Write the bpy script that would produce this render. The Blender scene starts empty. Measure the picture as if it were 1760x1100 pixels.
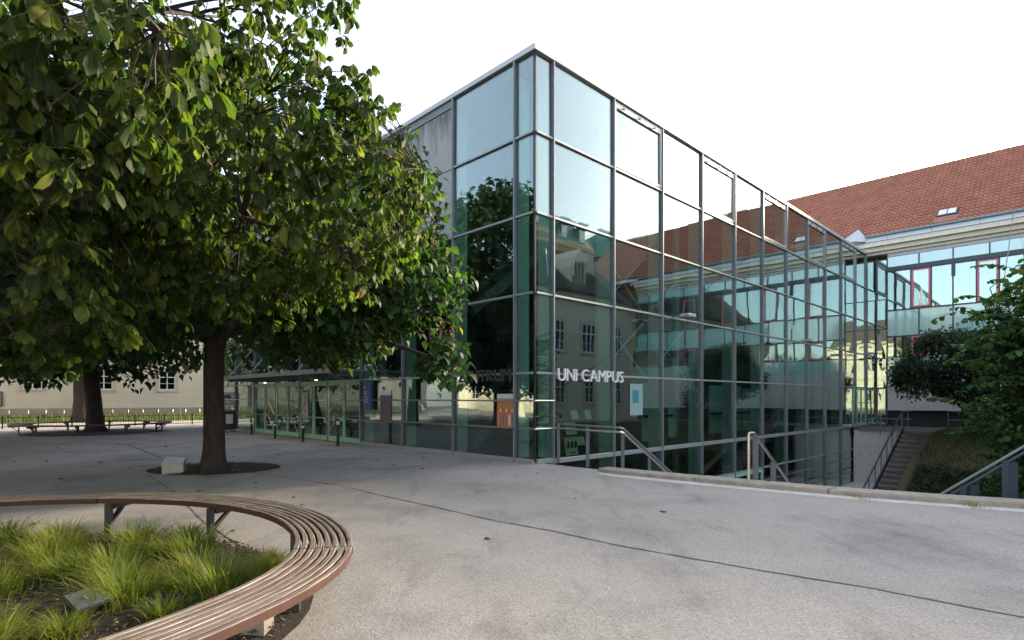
import bpy, math, random
import numpy as np
from mathutils import Matrix, Vector

rnd = random.Random(7)
S = bpy.context.scene
COL = S.collection
PI = math.pi

# ------------------------------------------------------------------ camera
cam_d = bpy.data.cameras.new('camera')
cam = bpy.data.objects.new('camera', cam_d)
COL.objects.link(cam)
cam.location = (0, 0, 1.6)
cam.rotation_euler = (PI/2, 0, 0)
cam_d.sensor_width = 36.0
cam_d.lens = 20.066
cam_d.shift_y = 0.0764
cam_d.clip_start = 0.05
cam_d.clip_end = 3000
S.camera = cam

# ------------------------------------------------------------------ light
SUN_EL = math.radians(20.6)
SUN_AZ = math.radians(50.9)          # clockwise from +Y (straight ahead)
world = bpy.data.worlds.new('World')
S.world = world
world.use_nodes = True
wn = world.node_tree
wn.nodes.clear()
w_out = wn.nodes.new('ShaderNodeOutputWorld')
w_bg = wn.nodes.new('ShaderNodeBackground')
w_bg.inputs['Strength'].default_value = 0.15
w_sky = wn.nodes.new('ShaderNodeTexSky')
w_sky.sky_type = 'NISHITA'
w_sky.sun_disc = False
w_sky.sun_elevation = SUN_EL
w_sky.sun_rotation = SUN_AZ
w_sky.altitude = 150
w_sky.air_density = 1.0
w_sky.dust_density = 2.4
w_sky.ozone_density = 1.3
w_mix = wn.nodes.new('ShaderNodeMixRGB')          # thin bright high haze over the blue
w_mix.blend_type = 'MIX'
w_mix.inputs[0].default_value = 0.2
w_mix.inputs[2].default_value = (7.4, 7.0, 6.5, 1)
wn.links.new(w_sky.outputs[0], w_mix.inputs[1])
wn.links.new(w_mix.outputs[0], w_bg.inputs['Color'])
wn.links.new(w_bg.outputs[0], w_out.inputs['Surface'])

sun_d = bpy.data.lights.new('sun', 'SUN')
sun_d.energy = 5.0
sun_d.angle = math.radians(5.0)
sun_d.color = (1.0, 0.82, 0.60)
sun = bpy.data.objects.new('sun', sun_d)
COL.objects.link(sun)
sd = Vector((math.sin(SUN_AZ)*math.cos(SUN_EL), math.cos(SUN_AZ)*math.cos(SUN_EL), math.sin(SUN_EL)))
sun.rotation_euler = sd.to_track_quat('Z', 'Y').to_euler()
sun.location = sd*80

S.view_settings.view_transform = 'Standard'
S.view_settings.look = 'None'
S.view_settings.gamma = 1
S.view_settings.use_curve_mapping = False
S.view_settings.exposure = 1.8
S.render.engine = 'CYCLES'
cy = S.cycles
cy.max_bounces = 10
cy.diffuse_bounces = 3
cy.glossy_bounces = 4
cy.transmission_bounces = 4
cy.transparent_max_bounces = 24
cy.caustics_reflective = False
cy.caustics_refractive = False
cy.sample_clamp_indirect = 6
cy.use_adaptive_sampling = False
try:
    cy.use_denoising = True
    cy.denoiser = 'OPENIMAGEDENOISE'
    cy.denoising_prefilter = 'ACCURATE'
    cy.denoising_input_passes = 'RGB_ALBEDO_NORMAL'
except Exception:
    pass

# ------------------------------------------------------------------ frames
TH = 0.7734
CT, ST = math.cos(TH), math.sin(TH)
X0, Y0 = 0.5508, 13.84
def W(a, b, z=0.0):
    """hall frame (a along the right facade, b along the left facade) to world"""
    return Vector((X0 + a*CT - b*ST, Y0 + a*ST + b*CT, z))
HM = Matrix.Translation((X0, Y0, 0)) @ Matrix.Rotation(TH, 4, 'Z')

# ------------------------------------------------------------------ mesh helper
class MB:
    def __init__(self):
        self.v = []; self.f = []; self.uv = None
    def add(self, vs, fs):
        n = len(self.v)
        self.v.extend([tuple(p) for p in vs])
        self.f.extend([tuple(i+n for i in q) for q in fs])
        return self
    def box(self, x0, x1, y0, y1, z0, z1, bev=0.0):
        if x0 > x1: x0, x1 = x1, x0
        if y0 > y1: y0, y1 = y1, y0
        if z0 > z1: z0, z1 = z1, z0
        if bev > 0:
            e = bev
            ring = lambda z, d: [(x0+d+e, y0+d, z), (x1-d-e, y0+d, z), (x1-d, y0+d+e, z), (x1-d, y1-d-e, z),
                                 (x1-d-e, y1-d, z), (x0+d+e, y1-d, z), (x0+d, y1-d-e, z), (x0+d, y0+d+e, z)]
            vs = ring(z0, e*.7)+ring(z0+e, 0)+ring(z1-e, 0)+ring(z1, e*.7)
            fs = [tuple(range(7, -1, -1)), tuple(range(24, 32))]
            for k in range(3):
                for i in range(8):
                    j = (i+1) % 8
                    fs.append((k*8+i, k*8+j, k*8+8+j, k*8+8+i))
            return self.add(vs, fs)
        vs = [(x0,y0,z0),(x1,y0,z0),(x1,y1,z0),(x0,y1,z0),(x0,y0,z1),(x1,y0,z1),(x1,y1,z1),(x0,y1,z1)]
        return self.add(vs, [(0,3,2,1),(4,5,6,7),(0,1,5,4),(1,2,6,5),(2,3,7,6),(3,0,4,7)])
    def beam(self, p0, p1, w, h, up=(0,0,1)):
        p0, p1 = Vector(p0), Vector(p1)
        d = (p1-p0).normalized()
        s = d.cross(Vector(up))
        if s.length < 1e-4: s = d.cross(Vector((1,0,0)))
        s.normalize(); u = s.cross(d)
        s *= w/2; u *= h/2
        vs = [p0-s-u, p0+s-u, p0+s+u, p0-s+u, p1-s-u, p1+s-u, p1+s+u, p1-s+u]
        return self.add(vs, [(0,3,2,1),(4,5,6,7),(0,1,5,4),(1,2,6,5),(2,3,7,6),(3,0,4,7)])
    def tube(self, pts, radii, n=6, caps=True, wob=0.0):
        pts = [Vector(p) for p in pts]
        if not hasattr(radii, '__len__'): radii = [radii]*len(pts)
        base = len(self.v); prev = None
        for i, p in enumerate(pts):
            d = (pts[min(i+1, len(pts)-1)]-pts[max(i-1, 0)])
            if d.length < 1e-9: d = Vector((0,0,1))
            d.normalize()
            if prev is None:
                s = d.cross(Vector((0,0,1)))
                if s.length < 1e-3: s = d.cross(Vector((1,0,0)))
            else:
                s = prev - d*prev.dot(d)
                if s.length < 1e-6: s = d.orthogonal()
            s.normalize(); prev = s; u = d.cross(s)
            for k in range(n):
                t = 2*PI*k/n
                r = radii[i]*(1+(rnd.uniform(-wob, wob) if wob else 0))
                self.v.append(tuple(p+s*(r*math.cos(t))+u*(r*math.sin(t))))
        for i in range(len(pts)-1):
            for k in range(n):
                a = base+i*n+k; b = base+i*n+(k+1) % n
                self.f.append((a, b, b+n, a+n))
        if caps:
            self.f.append(tuple(base+k for k in range(n-1, -1, -1)))
            e = base+(len(pts)-1)*n
            self.f.append(tuple(e+k for k in range(n)))
        return self
    def prism(self, poly, z0, z1):
        n = len(poly)
        vs = [(x, y, z0) for x, y in poly]+[(x, y, z1) for x, y in poly]
        fs = [tuple(range(n-1, -1, -1)), tuple(range(n, 2*n))]
        for i in range(n):
            j = (i+1) % n
            fs.append((i, j, n+j, n+i))
        return self.add(vs, fs)
    def mesh(self, name, m, smooth=False):
        me = bpy.data.meshes.new(name)
        me.from_pydata(self.v, [], self.f)
        if m is not None: me.materials.append(m)
        if smooth:
            me.polygons.foreach_set('use_smooth', [True]*len(me.polygons))
        me.update()
        return me
    def build(self, name, m, parent=None, smooth=False, kind=None, label=None):
        o = bpy.data.objects.new(name, self.mesh(name, m, smooth))
        COL.objects.link(o)
        if parent is not None: o.parent = parent
        if kind: o['kind'] = kind
        if label: o['label'] = label
        return o

def link(name, me, parent=None, mat=None):
    o = bpy.data.objects.new(name, me)
    COL.objects.link(o)
    if parent is not None: o.parent = parent
    if mat is not None: o.matrix_local = mat
    return o
def tag(o, label, cat, group=None):
    o['label'] = label; o['category'] = cat
    if group: o['group'] = group
    return o
def thing(name, label, cat, loc=(0,0,0), rz=0.0, group=None):
    o = bpy.data.objects.new(name, None)
    o.empty_display_size = 0.2
    COL.objects.link(o)
    o.location = loc; o.rotation_euler = (0, 0, rz)
    return tag(o, label, cat, group)
def struct(o, kind='structure'):
    o['kind'] = kind
    return o
def np_mesh(name, V, F, m, uv=None, tone=None, smooth=True):
    """V (n,3), F (m,k) -> mesh; uv per vertex (n,2); tone per vertex"""
    me = bpy.data.meshes.new(name)
    k = F.shape[1]
    me.vertices.add(len(V)); me.vertices.foreach_set('co', np.ascontiguousarray(V, dtype=np.float32).ravel())
    me.loops.add(F.size); me.loops.foreach_set('vertex_index', F.ravel().astype(np.int32))
    me.polygons.add(len(F))
    me.polygons.foreach_set('loop_start', np.arange(0, F.size, k, dtype=np.int32))
    if uv is not None:
        l = me.uv_layers.new(name='UVMap')
        l.data.foreach_set('uv', uv[F.ravel()].astype(np.float32).ravel())
    if tone is not None:
        at = me.attributes.new('tone', 'FLOAT', 'POINT')
        at.data.foreach_set('value', tone.astype(np.float32))
    me.update(calc_edges=True)
    if smooth: me.polygons.foreach_set('use_smooth', np.ones(len(F), dtype=bool))
    me.materials.append(m)
    me.validate()
    return me

# ------------------------------------------------------------------ materials
def nodes_of(name):
    m = bpy.data.materials.new(name)
    m.use_nodes = True
    nt = m.node_tree
    return m, nt, nt.nodes, nt.links, nt.nodes['Principled BSDF']
def ramp(N, stops):
    r = N.new('ShaderNodeValToRGB')
    e = r.color_ramp.elements
    while len(e) < len(stops): e.new(0.5)
    for i, (p, c) in enumerate(stops):
        e[i].position = p; e[i].color = (*c, 1)
    return r
def mat(name, c1, rough=.6, metal=0.0, c2=None, scale=6.0, bump=0.0, bscale=40.0, stretch=(1,1,1), spec=.5, detail=5):
    m, nt, N, L, b = nodes_of(name)
    b.inputs['Roughness'].default_value = rough
    b.inputs['Metallic'].default_value = metal
    b.inputs['Specular IOR Level'].default_value = spec
    tc = N.new('ShaderNodeTexCoord'); mp = N.new('ShaderNodeMapping')
    mp.inputs['Scale'].default_value = stretch
    L.new(tc.outputs['Object'], mp.inputs['Vector'])
    if c2 is None: c2 = tuple(x*.8 for x in c1)
    n = N.new('ShaderNodeTexNoise'); n.inputs['Scale'].default_value = scale; n.inputs['Detail'].default_value = detail
    n.inputs['Roughness'].default_value = .65
    L.new(mp.outputs[0], n.inputs['Vector'])
    r = ramp(N, [(.3, c2), (.7, c1)])
    L.new(n.outputs['Fac'], r.inputs[0]); L.new(r.outputs[0], b.inputs['Base Color'])
    if bump:
        n2 = N.new('ShaderNodeTexNoise'); n2.inputs['Scale'].default_value = bscale; n2.inputs['Detail'].default_value = 6
        L.new(mp.outputs[0], n2.inputs['Vector'])
        bp = N.new('ShaderNodeBump'); bp.inputs['Strength'].default_value = bump; bp.inputs['Distance'].default_value = .02
        L.new(n2.outputs['Fac'], bp.inputs['Height']); L.new(bp.outputs[0], b.inputs['Normal'])
    return m
def glass_mat(name, tint, r0, p=3.0, gloss=(.88, 1, .985), wave=.020, wscale=.7):
    m = bpy.data.materials.new(name); m.use_nodes = True
    nt = m.node_tree; N, L = nt.nodes, nt.links; N.clear()
    out = N.new('ShaderNodeOutputMaterial'); mx = N.new('ShaderNodeMixShader')
    tr = N.new('ShaderNodeBsdfTransparent'); tr.inputs[0].default_value = (*tint, 1)
    gl = N.new('ShaderNodeBsdfGlossy'); gl.inputs['Color'].default_value = (*gloss, 1); gl.inputs['Roughness'].default_value = 0.0
    lw = N.new('ShaderNodeLayerWeight'); lw.inputs['Blend'].default_value = .5
    pw = N.new('ShaderNodeMath'); pw.operation = 'POWER'; pw.inputs[1].default_value = p
    L.new(lw.outputs['Facing'], pw.inputs[0])
    ma = N.new('ShaderNodeMath'); ma.operation = 'MULTIPLY_ADD'; ma.inputs[1].default_value = 1-r0; ma.inputs[2].default_value = r0
    L.new(pw.outputs[0], ma.inputs[0]); L.new(ma.outputs[0], mx.inputs[0])
    if wave:
        tc = N.new('ShaderNodeTexCoord'); n = N.new('ShaderNodeTexNoise'); n.inputs['Scale'].default_value = wscale; n.inputs['Detail'].default_value = 1
        oi = N.new('ShaderNodeObjectInfo'); ad = N.new('ShaderNodeVectorMath'); ad.operation = 'MULTIPLY_ADD'
        ad.inputs[1].default_value = (1, 1, 1)
        sc = N.new('ShaderNodeMath'); sc.operation = 'MULTIPLY'; sc.inputs[1].default_value = 37
        L.new(oi.outputs['Random'], sc.inputs[0])
        L.new(tc.outputs['Object'], ad.inputs[0]); L.new(sc.outputs[0], ad.inputs[2])
        L.new(ad.outputs[0], n.inputs['Vector'])
        bp = N.new('ShaderNodeBump'); bp.inputs['Strength'].default_value = wave; bp.inputs['Distance'].default_value = .12
        L.new(n.outputs['Fac'], bp.inputs['Height']); L.new(bp.outputs[0], gl.inputs['Normal'])
    L.new(tr.outputs[0], mx.inputs[1]); L.new(gl.outputs[0], mx.inputs[2])
    if wave:        # thin uneven film of dust
        df = N.new('ShaderNodeBsdfDiffuse'); df.inputs[0].default_value = (.55, .55, .52, 1)
        n3 = N.new('ShaderNodeTexNoise'); n3.inputs['Scale'].default_value = 2.3; n3.inputs['Detail'].default_value = 7; n3.inputs['Roughness'].default_value = .7
        mp = N.new('ShaderNodeMapping'); mp.inputs['Scale'].default_value = (1, 1, .35); L.new(ad.outputs[0], mp.inputs['Vector']); L.new(mp.outputs[0], n3.inputs['Vector'])
        mr = N.new('ShaderNodeMapRange'); mr.inputs['From Min'].default_value = .42; mr.inputs['From Max'].default_value = .8
        mr.inputs['To Min'].default_value = .0; mr.inputs['To Max'].default_value = .022; L.new(n3.outputs['Fac'], mr.inputs[0])
        m2 = N.new('ShaderNodeMixShader'); L.new(mr.outputs[0], m2.inputs[0]); L.new(mx.outputs[0], m2.inputs[1]); L.new(df.outputs[0], m2.inputs[2]); mx = m2
    L.new(mx.outputs[0], out.inputs[0])
    return m
def leaf_mat(name, stops, source, trans=.45, vein=10.0, rough=.58, tr_gain=(1.45, 1.7, .7)):
    """source: 'attr' reads the mesh's per-leaf tone, 'object' the object's random"""
    m = bpy.data.materials.new(name); m.use_nodes = True
    nt = m.node_tree; N, L = nt.nodes, nt.links; N.clear()
    out = N.new('ShaderNodeOutputMaterial')
    if source == 'attr':
        at = N.new('ShaderNodeAttribute'); at.attribute_name = 'tone'; tone = at.outputs['Fac']
    else:
        oi = N.new('ShaderNodeObjectInfo'); tone = oi.outputs['Random']
    uv = N.new('ShaderNodeUVMap'); sx = N.new('ShaderNodeSeparateXYZ'); L.new(uv.outputs[0], sx.inputs[0])
    tc = N.new('ShaderNodeTexCoord'); nz = N.new('ShaderNodeTexNoise'); nz.inputs['Scale'].default_value = 9
    L.new(tc.outputs['Object'], nz.inputs['Vector'])
    j = N.new('ShaderNodeMath'); j.operation = 'MULTIPLY_ADD'; j.inputs[1].default_value = .35; j.inputs[2].default_value = -.175
    L.new(nz.outputs['Fac'], j.inputs[0])
    t2 = N.new('ShaderNodeMath'); t2.operation = 'ADD'; L.new(tone, t2.inputs[0]); L.new(j.outputs[0], t2.inputs[1])
    r = ramp(N, stops); L.new(t2.outputs[0], r.inputs[0])
    # veins: paler lines running out from the midrib
    ab = N.new('ShaderNodeMath'); ab.operation = 'ABSOLUTE'; L.new(sx.outputs[0], ab.inputs[0])
    sl = N.new('ShaderNodeMath'); sl.operation = 'MULTIPLY_ADD'; sl.inputs[1].default_value = -.28; L.new(ab.outputs[0], sl.inputs[0]); L.new(sx.outputs[1], sl.inputs[2])
    fr = N.new('ShaderNodeMath'); fr.operation = 'MULTIPLY'; fr.inputs[1].default_value = vein; L.new(sl.outputs[0], fr.inputs[0])
    pp = N.new('ShaderNodeMath'); pp.operation = 'PINGPONG'; pp.inputs[1].default_value = .5; L.new(fr.outputs[0], pp.inputs[0])
    mr = N.new('ShaderNodeMapRange'); mr.inputs['From Min'].default_value = 0; mr.inputs['From Max'].default_value = .16
    mr.inputs['To Min'].default_value = .5; mr.inputs['To Max'].default_value = 0; L.new(pp.outputs[0], mr.inputs[0])
    mi = N.new('ShaderNodeMapRange'); mi.inputs['From Min'].default_value = 0; mi.inputs['From Max'].default_value = .07
    mi.inputs['To Min'].default_value = .9; mi.inputs['To Max'].default_value = 0; L.new(ab.outputs[0], mi.inputs[0])
    mxv = N.new('ShaderNodeMath'); mxv.operation = 'MAXIMUM'; L.new(mr.outputs[0], mxv.inputs[0]); L.new(mi.outputs[0], mxv.inputs[1])
    cm = N.new('ShaderNodeMixRGB'); L.new(mxv.outputs[0], cm.inputs[0]); L.new(r.outputs[0], cm.inputs[1])
    br = N.new('ShaderNodeMixRGB'); br.blend_type = 'ADD'; br.inputs[0].default_value = 1; br.inputs[2].default_value = (.05, .06, .025, 1)
    L.new(r.outputs[0], br.inputs[1]); L.new(br.outputs[0], cm.inputs[2])
    bp = N.new('ShaderNodeBump'); bp.inputs['Strength'].default_value = .5; bp.inputs['Distance'].default_value = .004
    L.new(pp.outputs[0], bp.inputs['Height'])
    pb = N.new('ShaderNodeBsdfPrincipled'); pb.inputs['Roughness'].default_value = rough; pb.inputs['Specular IOR Level'].default_value = .22
    L.new(cm.outputs[0], pb.inputs['Base Color']); L.new(bp.outputs[0], pb.inputs['Normal'])
    tl = N.new('ShaderNodeBsdfTranslucent')
    tg = N.new('ShaderNodeMixRGB'); tg.blend_type = 'MULTIPLY'; tg.inputs[0].default_value = 1; tg.inputs[2].default_value = (*tr_gain, 1)
    L.new(cm.outputs[0], tg.inputs[1]); L.new(tg.outputs[0], tl.inputs['Color'])
    mx = N.new('ShaderNodeMixShader'); mx.inputs[0].default_value = trans
    L.new(pb.outputs[0], mx.inputs[1]); L.new(tl.outputs[0], mx.inputs[2]); L.new(mx.outputs[0], out.inputs[0])
    return m

def asphalt_mat():
    m, nt, N, L, b = nodes_of('asphalt')
    g = N.new('ShaderNodeNewGeometry')
    def noise(sc, det=4, ro=.6, stretch=None):
        n = N.new('ShaderNodeTexNoise'); n.inputs['Scale'].default_value = sc; n.inputs['Detail'].default_value = det; n.inputs['Roughness'].default_value = ro
        src = g.outputs['Position']
        if stretch:
            mp = N.new('ShaderNodeMapping'); mp.inputs['Scale'].default_value = stretch[0]; mp.inputs['Rotation'].default_value = (0, 0, stretch[1])
            L.new(src, mp.inputs['Vector']); src = mp.outputs[0]
        L.new(src, n.inputs['Vector']); return n
    agg = N.new('ShaderNodeTexVoronoi'); agg.inputs['Scale'].default_value = 95
    L.new(g.outputs['Position'], agg.inputs['Vector'])
    sp = N.new('ShaderNodeSeparateColor'); L.new(agg.outputs['Color'], sp.inputs[0])
    rs = ramp(N, [(.0, (.225, .214, .194)), (.35, (.298, .284, .26)), (.7, (.333, .317, .291)), (1, (.41, .391, .358))])
    L.new(sp.outputs[0], rs.inputs[0])
    fine = noise(260, 2)
    rf = ramp(N, [(.3, (.82, .82, .82)), (.7, (1.12, 1.12, 1.12))]); L.new(fine.outputs['Fac'], rf.inputs[0])
    m1 = N.new('ShaderNodeMixRGB'); m1.blend_type = 'MULTIPLY'; m1.inputs[0].default_value = 1
    L.new(rs.outputs[0], m1.inputs[1]); L.new(rf.outputs[0], m1.inputs[2])
    st = noise(.55, 8, .62)
    rst = ramp(N, [(.30, (.66, .67, .69)), (.50, (.98, .98, .98)), (.72, (1.08, 1.07, 1.06))]); L.new(st.outputs['Fac'], rst.inputs[0])
    m2 = N.new('ShaderNodeMixRGB'); m2.blend_type = 'MULTIPLY'; m2.inputs[0].default_value = 1
    L.new(m1.outputs[0], m2.inputs[1]); L.new(rst.outputs[0], m2.inputs[2])
    sw = noise(1.6, 6, .7, ((1, .28, 1), .6))      # smeared drying marks
    rsw = ramp(N, [(.33, (.70, .70, .72)), (.47, (1, 1, 1))]); L.new(sw.outputs['Fac'], rsw.inputs[0])
    m3 = N.new('ShaderNodeMixRGB'); m3.blend_type = 'MULTIPLY'; m3.inputs[0].default_value = .8
    L.new(m2.outputs[0], m3.inputs[1]); L.new(rsw.outputs[0], m3.inputs[2])
    dk = noise(7, 3, .5)
    rdk = ramp(N, [(.23, (.55, .54, .53)), (.29, (1, 1, 1))]); L.new(dk.outputs['Fac'], rdk.inputs[0])
    m4 = N.new('ShaderNodeMixRGB'); m4.blend_type = 'MULTIPLY'; m4.inputs[0].default_value = .6
    L.new(m3.outputs[0], m4.inputs[1]); L.new(rdk.outputs[0], m4.inputs[2])
    L.new(m4.outputs[0], b.inputs['Base Color'])
    b.inputs['Roughness'].default_value = .85; b.inputs['Specular IOR Level'].default_value = .25
    bp = N.new('ShaderNodeBump'); bp.inputs['Strength'].default_value = .35; bp.inputs['Distance'].default_value = .006
    L.new(agg.outputs['Distance'], bp.inputs['Height']); L.new(bp.outputs[0], b.inputs['Normal'])
    return m
def wood_mat(name, top, gap, uvgrain=True):
    """weathered slat: flaking brown stain over grey wood, grain runs along U"""
    m, nt, N, L, b = nodes_of(name)
    uv = N.new('ShaderNodeUVMap'); mp = N.new('ShaderNodeMapping'); mp.inputs['Scale'].default_value = (1.1, 26, 1)
    L.new(uv.outputs[0], mp.inputs['Vector'])
    oi = N.new('ShaderNodeObjectInfo')
    cmb = N.new('ShaderNodeCombineXYZ'); sc = N.new('ShaderNodeMath'); sc.operation = 'MULTIPLY'; sc.inputs[1].default_value = 53
    L.new(oi.outputs['Random'], sc.inputs[0]); L.new(sc.outputs[0], cmb.inputs[0]); L.new(sc.outputs[0], cmb.inputs[2])
    L.new(cmb.outputs[0], mp.inputs['Location'])
    n = N.new('ShaderNodeTexNoise'); n.inputs['Scale'].default_value = 2.2; n.inputs['Detail'].default_value = 9; n.inputs['Roughness'].default_value = .72
    L.new(mp.outputs[0], n.inputs['Vector'])
    r = ramp(N, [(.37, gap), (.44, top[0]), (.49, top[1]), (.535, top[2]), (.61, top[3])])
    L.new(n.outputs['Fac'], r.inputs[0]); L.new(r.outputs[0], b.inputs['Base Color'])
    b.inputs['Roughness'].default_value = .62
    bp = N.new('ShaderNodeBump'); bp.inputs['Strength'].default_value = .6; bp.inputs['Distance'].default_value = .004
    L.new(n.outputs['Fac'], bp.inputs['Height']); L.new(bp.outputs[0], b.inputs['Normal'])
    return m
def concrete_streak():
    m, nt, N, L, b = nodes_of('streaked_concrete')
    tc = N.new('ShaderNodeTexCoord'); mp = N.new('ShaderNodeMapping'); mp.inputs['Scale'].default_value = (1, 1, .22)
    L.new(tc.outputs['Object'], mp.inputs['Vector'])
    n = N.new('ShaderNodeTexNoise'); n.inputs['Scale'].default_value = 3.2; n.inputs['Detail'].default_value = 9; n.inputs['Roughness'].default_value = .62
    L.new(mp.outputs[0], n.inputs['Vector'])
    sx = N.new('ShaderNodeSeparateXYZ'); L.new(tc.outputs['Object'], sx.inputs[0])
    mr = N.new('ShaderNodeMapRange'); mr.inputs['From Min'].default_value = 8.2; mr.inputs['From Max'].default_value = 10.2
    mr.inputs['To Min'].default_value = -.12; mr.inputs['To Max'].default_value = .26; L.new(sx.outputs[2], mr.inputs[0])
    ad = N.new('ShaderNodeMath'); ad.operation = 'SUBTRACT'; L.new(n.outputs['Fac'], ad.inputs[0]); L.new(mr.outputs[0], ad.inputs[1])
    r = ramp(N, [(.14, (.045, .042, .04)), (.32, (.22, .21, .20)), (.5, (.40, .39, .37)), (.8, (.46, .45, .43))])
    L.new(ad.outputs[0], r.inputs[0]); L.new(r.outputs[0], b.inputs['Base Color'])
    b.inputs['Roughness'].default_value = .85
    return m

M = {}
M['asphalt'] = asphalt_mat()
M['joint'] = mat('joint_filler', (.06, .058, .055), .9, bump=.5, bscale=60, c2=(.11, .105, .1), scale=30)
M['mulch'] = mat('mulch_soil', (.045, .030, .022), .95, c2=(.016, .011, .009), scale=30, bump=.9, bscale=55)
M['chip'] = mat('bark_chip', (.14, .075, .045), .9, c2=(.035, .02, .014), scale=3)
M['kerb'] = mat('kerb_concrete', (.36, .32, .265), .85, c2=(.22, .195, .165), scale=5, bump=.4, bscale=90)
M['stripe'] = mat('pale_stone_strip', (.53, .515, .49), .8, c2=(.36, .35, .33), scale=4, bump=.2, bscale=80)
M['glass'] = glass_mat('coated_glass', (.60, .735, .71), .115, 2.6, gloss=(.91, 1, .985))
M['glass_door'] = glass_mat('door_glass', (.62, .74, .70), .06, 4)
M['glass_clear'] = glass_mat('wing_glass', (.5, .6, .58), .30, 3.0)
M['glass_old'] = glass_mat('old_window_glass', (.35, .38, .4), .08, 4, wave=.02, wscale=1.5)
M['steel'] = mat('dark_grey_steel', (.17, .195, .205), .42, .3, c2=(.14, .16, .17), scale=3)
M['alu'] = mat('brushed_aluminium', (.40, .40, .40), .5, .3, c2=(.33, .33, .33), scale=4)
M['alu_grey'] = mat('grey_aluminium', (.36, .38, .38), .45, .3, c2=(.30, .315, .32), scale=3)
M['coping'] = mat('coping_sheet', (.52, .52, .51), .5, .2, c2=(.45, .45, .44), scale=2)
M['inox'] = mat('stainless_steel', (.62, .58, .52), .28, .95, c2=(.5, .47, .43), scale=5)
M['black'] = mat('black_gap', (.012, .013, .015), .6)
M['fin'] = mat('pale_green_steel', (.70, .82, .68), .5, c2=(.64, .76, .63), scale=2)
M['mint'] = mat('mint_door_frame', (.30, .60, .43), .42, c2=(.26, .54, .385), scale=3)
M['conc'] = mat('fair_faced_concrete', (.66, .65, .605), .85, c2=(.56, .55, .51), scale=2.2, bump=.15, bscale=30)
M['streak'] = concrete_streak()
M['slab'] = mat('interior_slab', (.10, .105, .10), .8)
M['floor_in'] = mat('dark_hall_floor', (.05, .055, .055), .35)
M['wall_in'] = mat('hall_core_wall', (.17, .13, .07), .7, c2=(.13, .10, .055), scale=1)
M['wall_dark'] = mat('hall_dark_wall', (.07, .08, .08), .7)
M['board'] = mat('pale_green_board', (.60, .78, .71), .6, c2=(.54, .71, .65), scale=2)
M['boardteal'] = mat('teal_print', (.035, .24, .28), .6)
M['letter'] = mat('letter_aluminium', (.82, .81, .78), .5, .0)
M['letter_dk'] = mat('letter_dark_metal', (.09, .095, .095), .45, .5)
M['blue'] = mat('blue_sign', (.008, .075, .27), .4, c2=(.007, .065, .24), scale=2)
M['white'] = mat('white_paint', (.72, .73, .73), .5, c2=(.66, .67, .67), scale=3)
M['paper'] = mat('white_paper', (.70, .71, .70), .7, c2=(.62, .64, .64), scale=8)
M['yellowpaper'] = mat('cream_paper', (.80, .70, .44), .7, c2=(.74, .64, .40), scale=4)
M['ink'] = mat('black_ink', (.02, .02, .022), .6)
M['orange'] = mat('orange_print', (.55, .15, .05), .55, c2=(.55, .31, .13), scale=5)
M['pinkprint'] = mat('pink_print', (.62, .12, .12), .55)
M['tile'] = mat('clay_tile', (.42, .175, .11), .8, c2=(.28, .11, .072), scale=1.6, detail=9)
M['tile_dk'] = mat('old_grey_tile', (.115, .10, .09), .85, c2=(.075, .066, .06), scale=1.2)
M['cream'] = mat('cream_render', (.68, .62, .48), .9, c2=(.62, .56, .43), scale=.7, bump=.08, bscale=60)
M['cream_trim'] = mat('cream_trim', (.60, .53, .39), .85)
M['corn'] = mat('cornice_cream', (.76, .69, .54), .8)
M['cornw'] = mat('cornice_pale', (.84, .775, .63), .8)
M['plinth'] = mat('stone_plinth', (.40, .345, .265), .9, c2=(.33, .285, .22), scale=2)
M['zinc'] = mat('zinc_sheet', (.50, .54, .56), .45, .35, c2=(.44, .48, .5), scale=2)
M['gutter'] = mat('green_gutter', (.22, .29, .28), .45, .4)
M['frieze'] = mat('pale_grey_render', (.56, .55, .55), .9)
M['whitewall'] = mat('off_white_wall', (.58, .56, .52), .9)
M['teal'] = None
M['anthracite'] = mat('anthracite_frame', (.055, .07, .08), .45, .3)
M['pink'] = mat('pink_window_frame', (.72, .17, .22), .45, c2=(.66, .15, .2), scale=2)
M['copper'] = mat('green_copper_roof', (.13, .25, .21), .6, c2=(.085, .18, .155), scale=.8)
M['palace'] = mat('palace_stone', (.50, .42, .29), .9, c2=(.40, .33, .22), scale=.5)
M['bark'] = mat('furrowed_bark', (.060, .047, .038), .95, c2=(.022, .018, .016), scale=14, bump=1.0, bscale=26, stretch=(1, 1, .22))
M['twig'] = mat('dark_twig', (.040, .032, .027), .9)
M['petiole'] = mat('pale_petiole', (.32, .24, .07), .6)
M['iron'] = mat('black_iron', (.018, .02, .022), .5, .2)
M['benchsteel'] = mat('bench_leg_steel', (.07, .075, .08), .5, .4)
M['slat'] = wood_mat('weathered_slat', ((.058, .036, .024), (.10, .072, .052), (.17, .145, .115), (.37, .345, .31)), (.018, .013, .010))
M['fascia'] = mat('red_brown_stain', (.088, .031, .020), .65, c2=(.055, .022, .015), scale=7, stretch=(1, 1, .3))
M['bin'] = mat('bin_dark', (.03, .035, .04), .5)
M['stickers'] = mat('sticker_print', (.35, .55, .55), .5, c2=(.05, .1, .12), scale=14)
M['planks'] = mat('grey_timber_step', (.14, .12, .10), .85, c2=(.07, .06, .052), scale=6, stretch=(1, 1, 1))
M['bank'] = mat('dry_grass_soil', (.085, .075, .04), .95, c2=(.04, .04, .022), scale=3, bump=.6, bscale=20)
M['rail_blue'] = mat('blue_grey_steel', (.032, .055, .08), .5, .3)
M['soil'] = mat('earth', (.05, .045, .035), .95)
M['lamp'], _nt, _N, _L, _b = nodes_of('warm_lamp')
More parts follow.
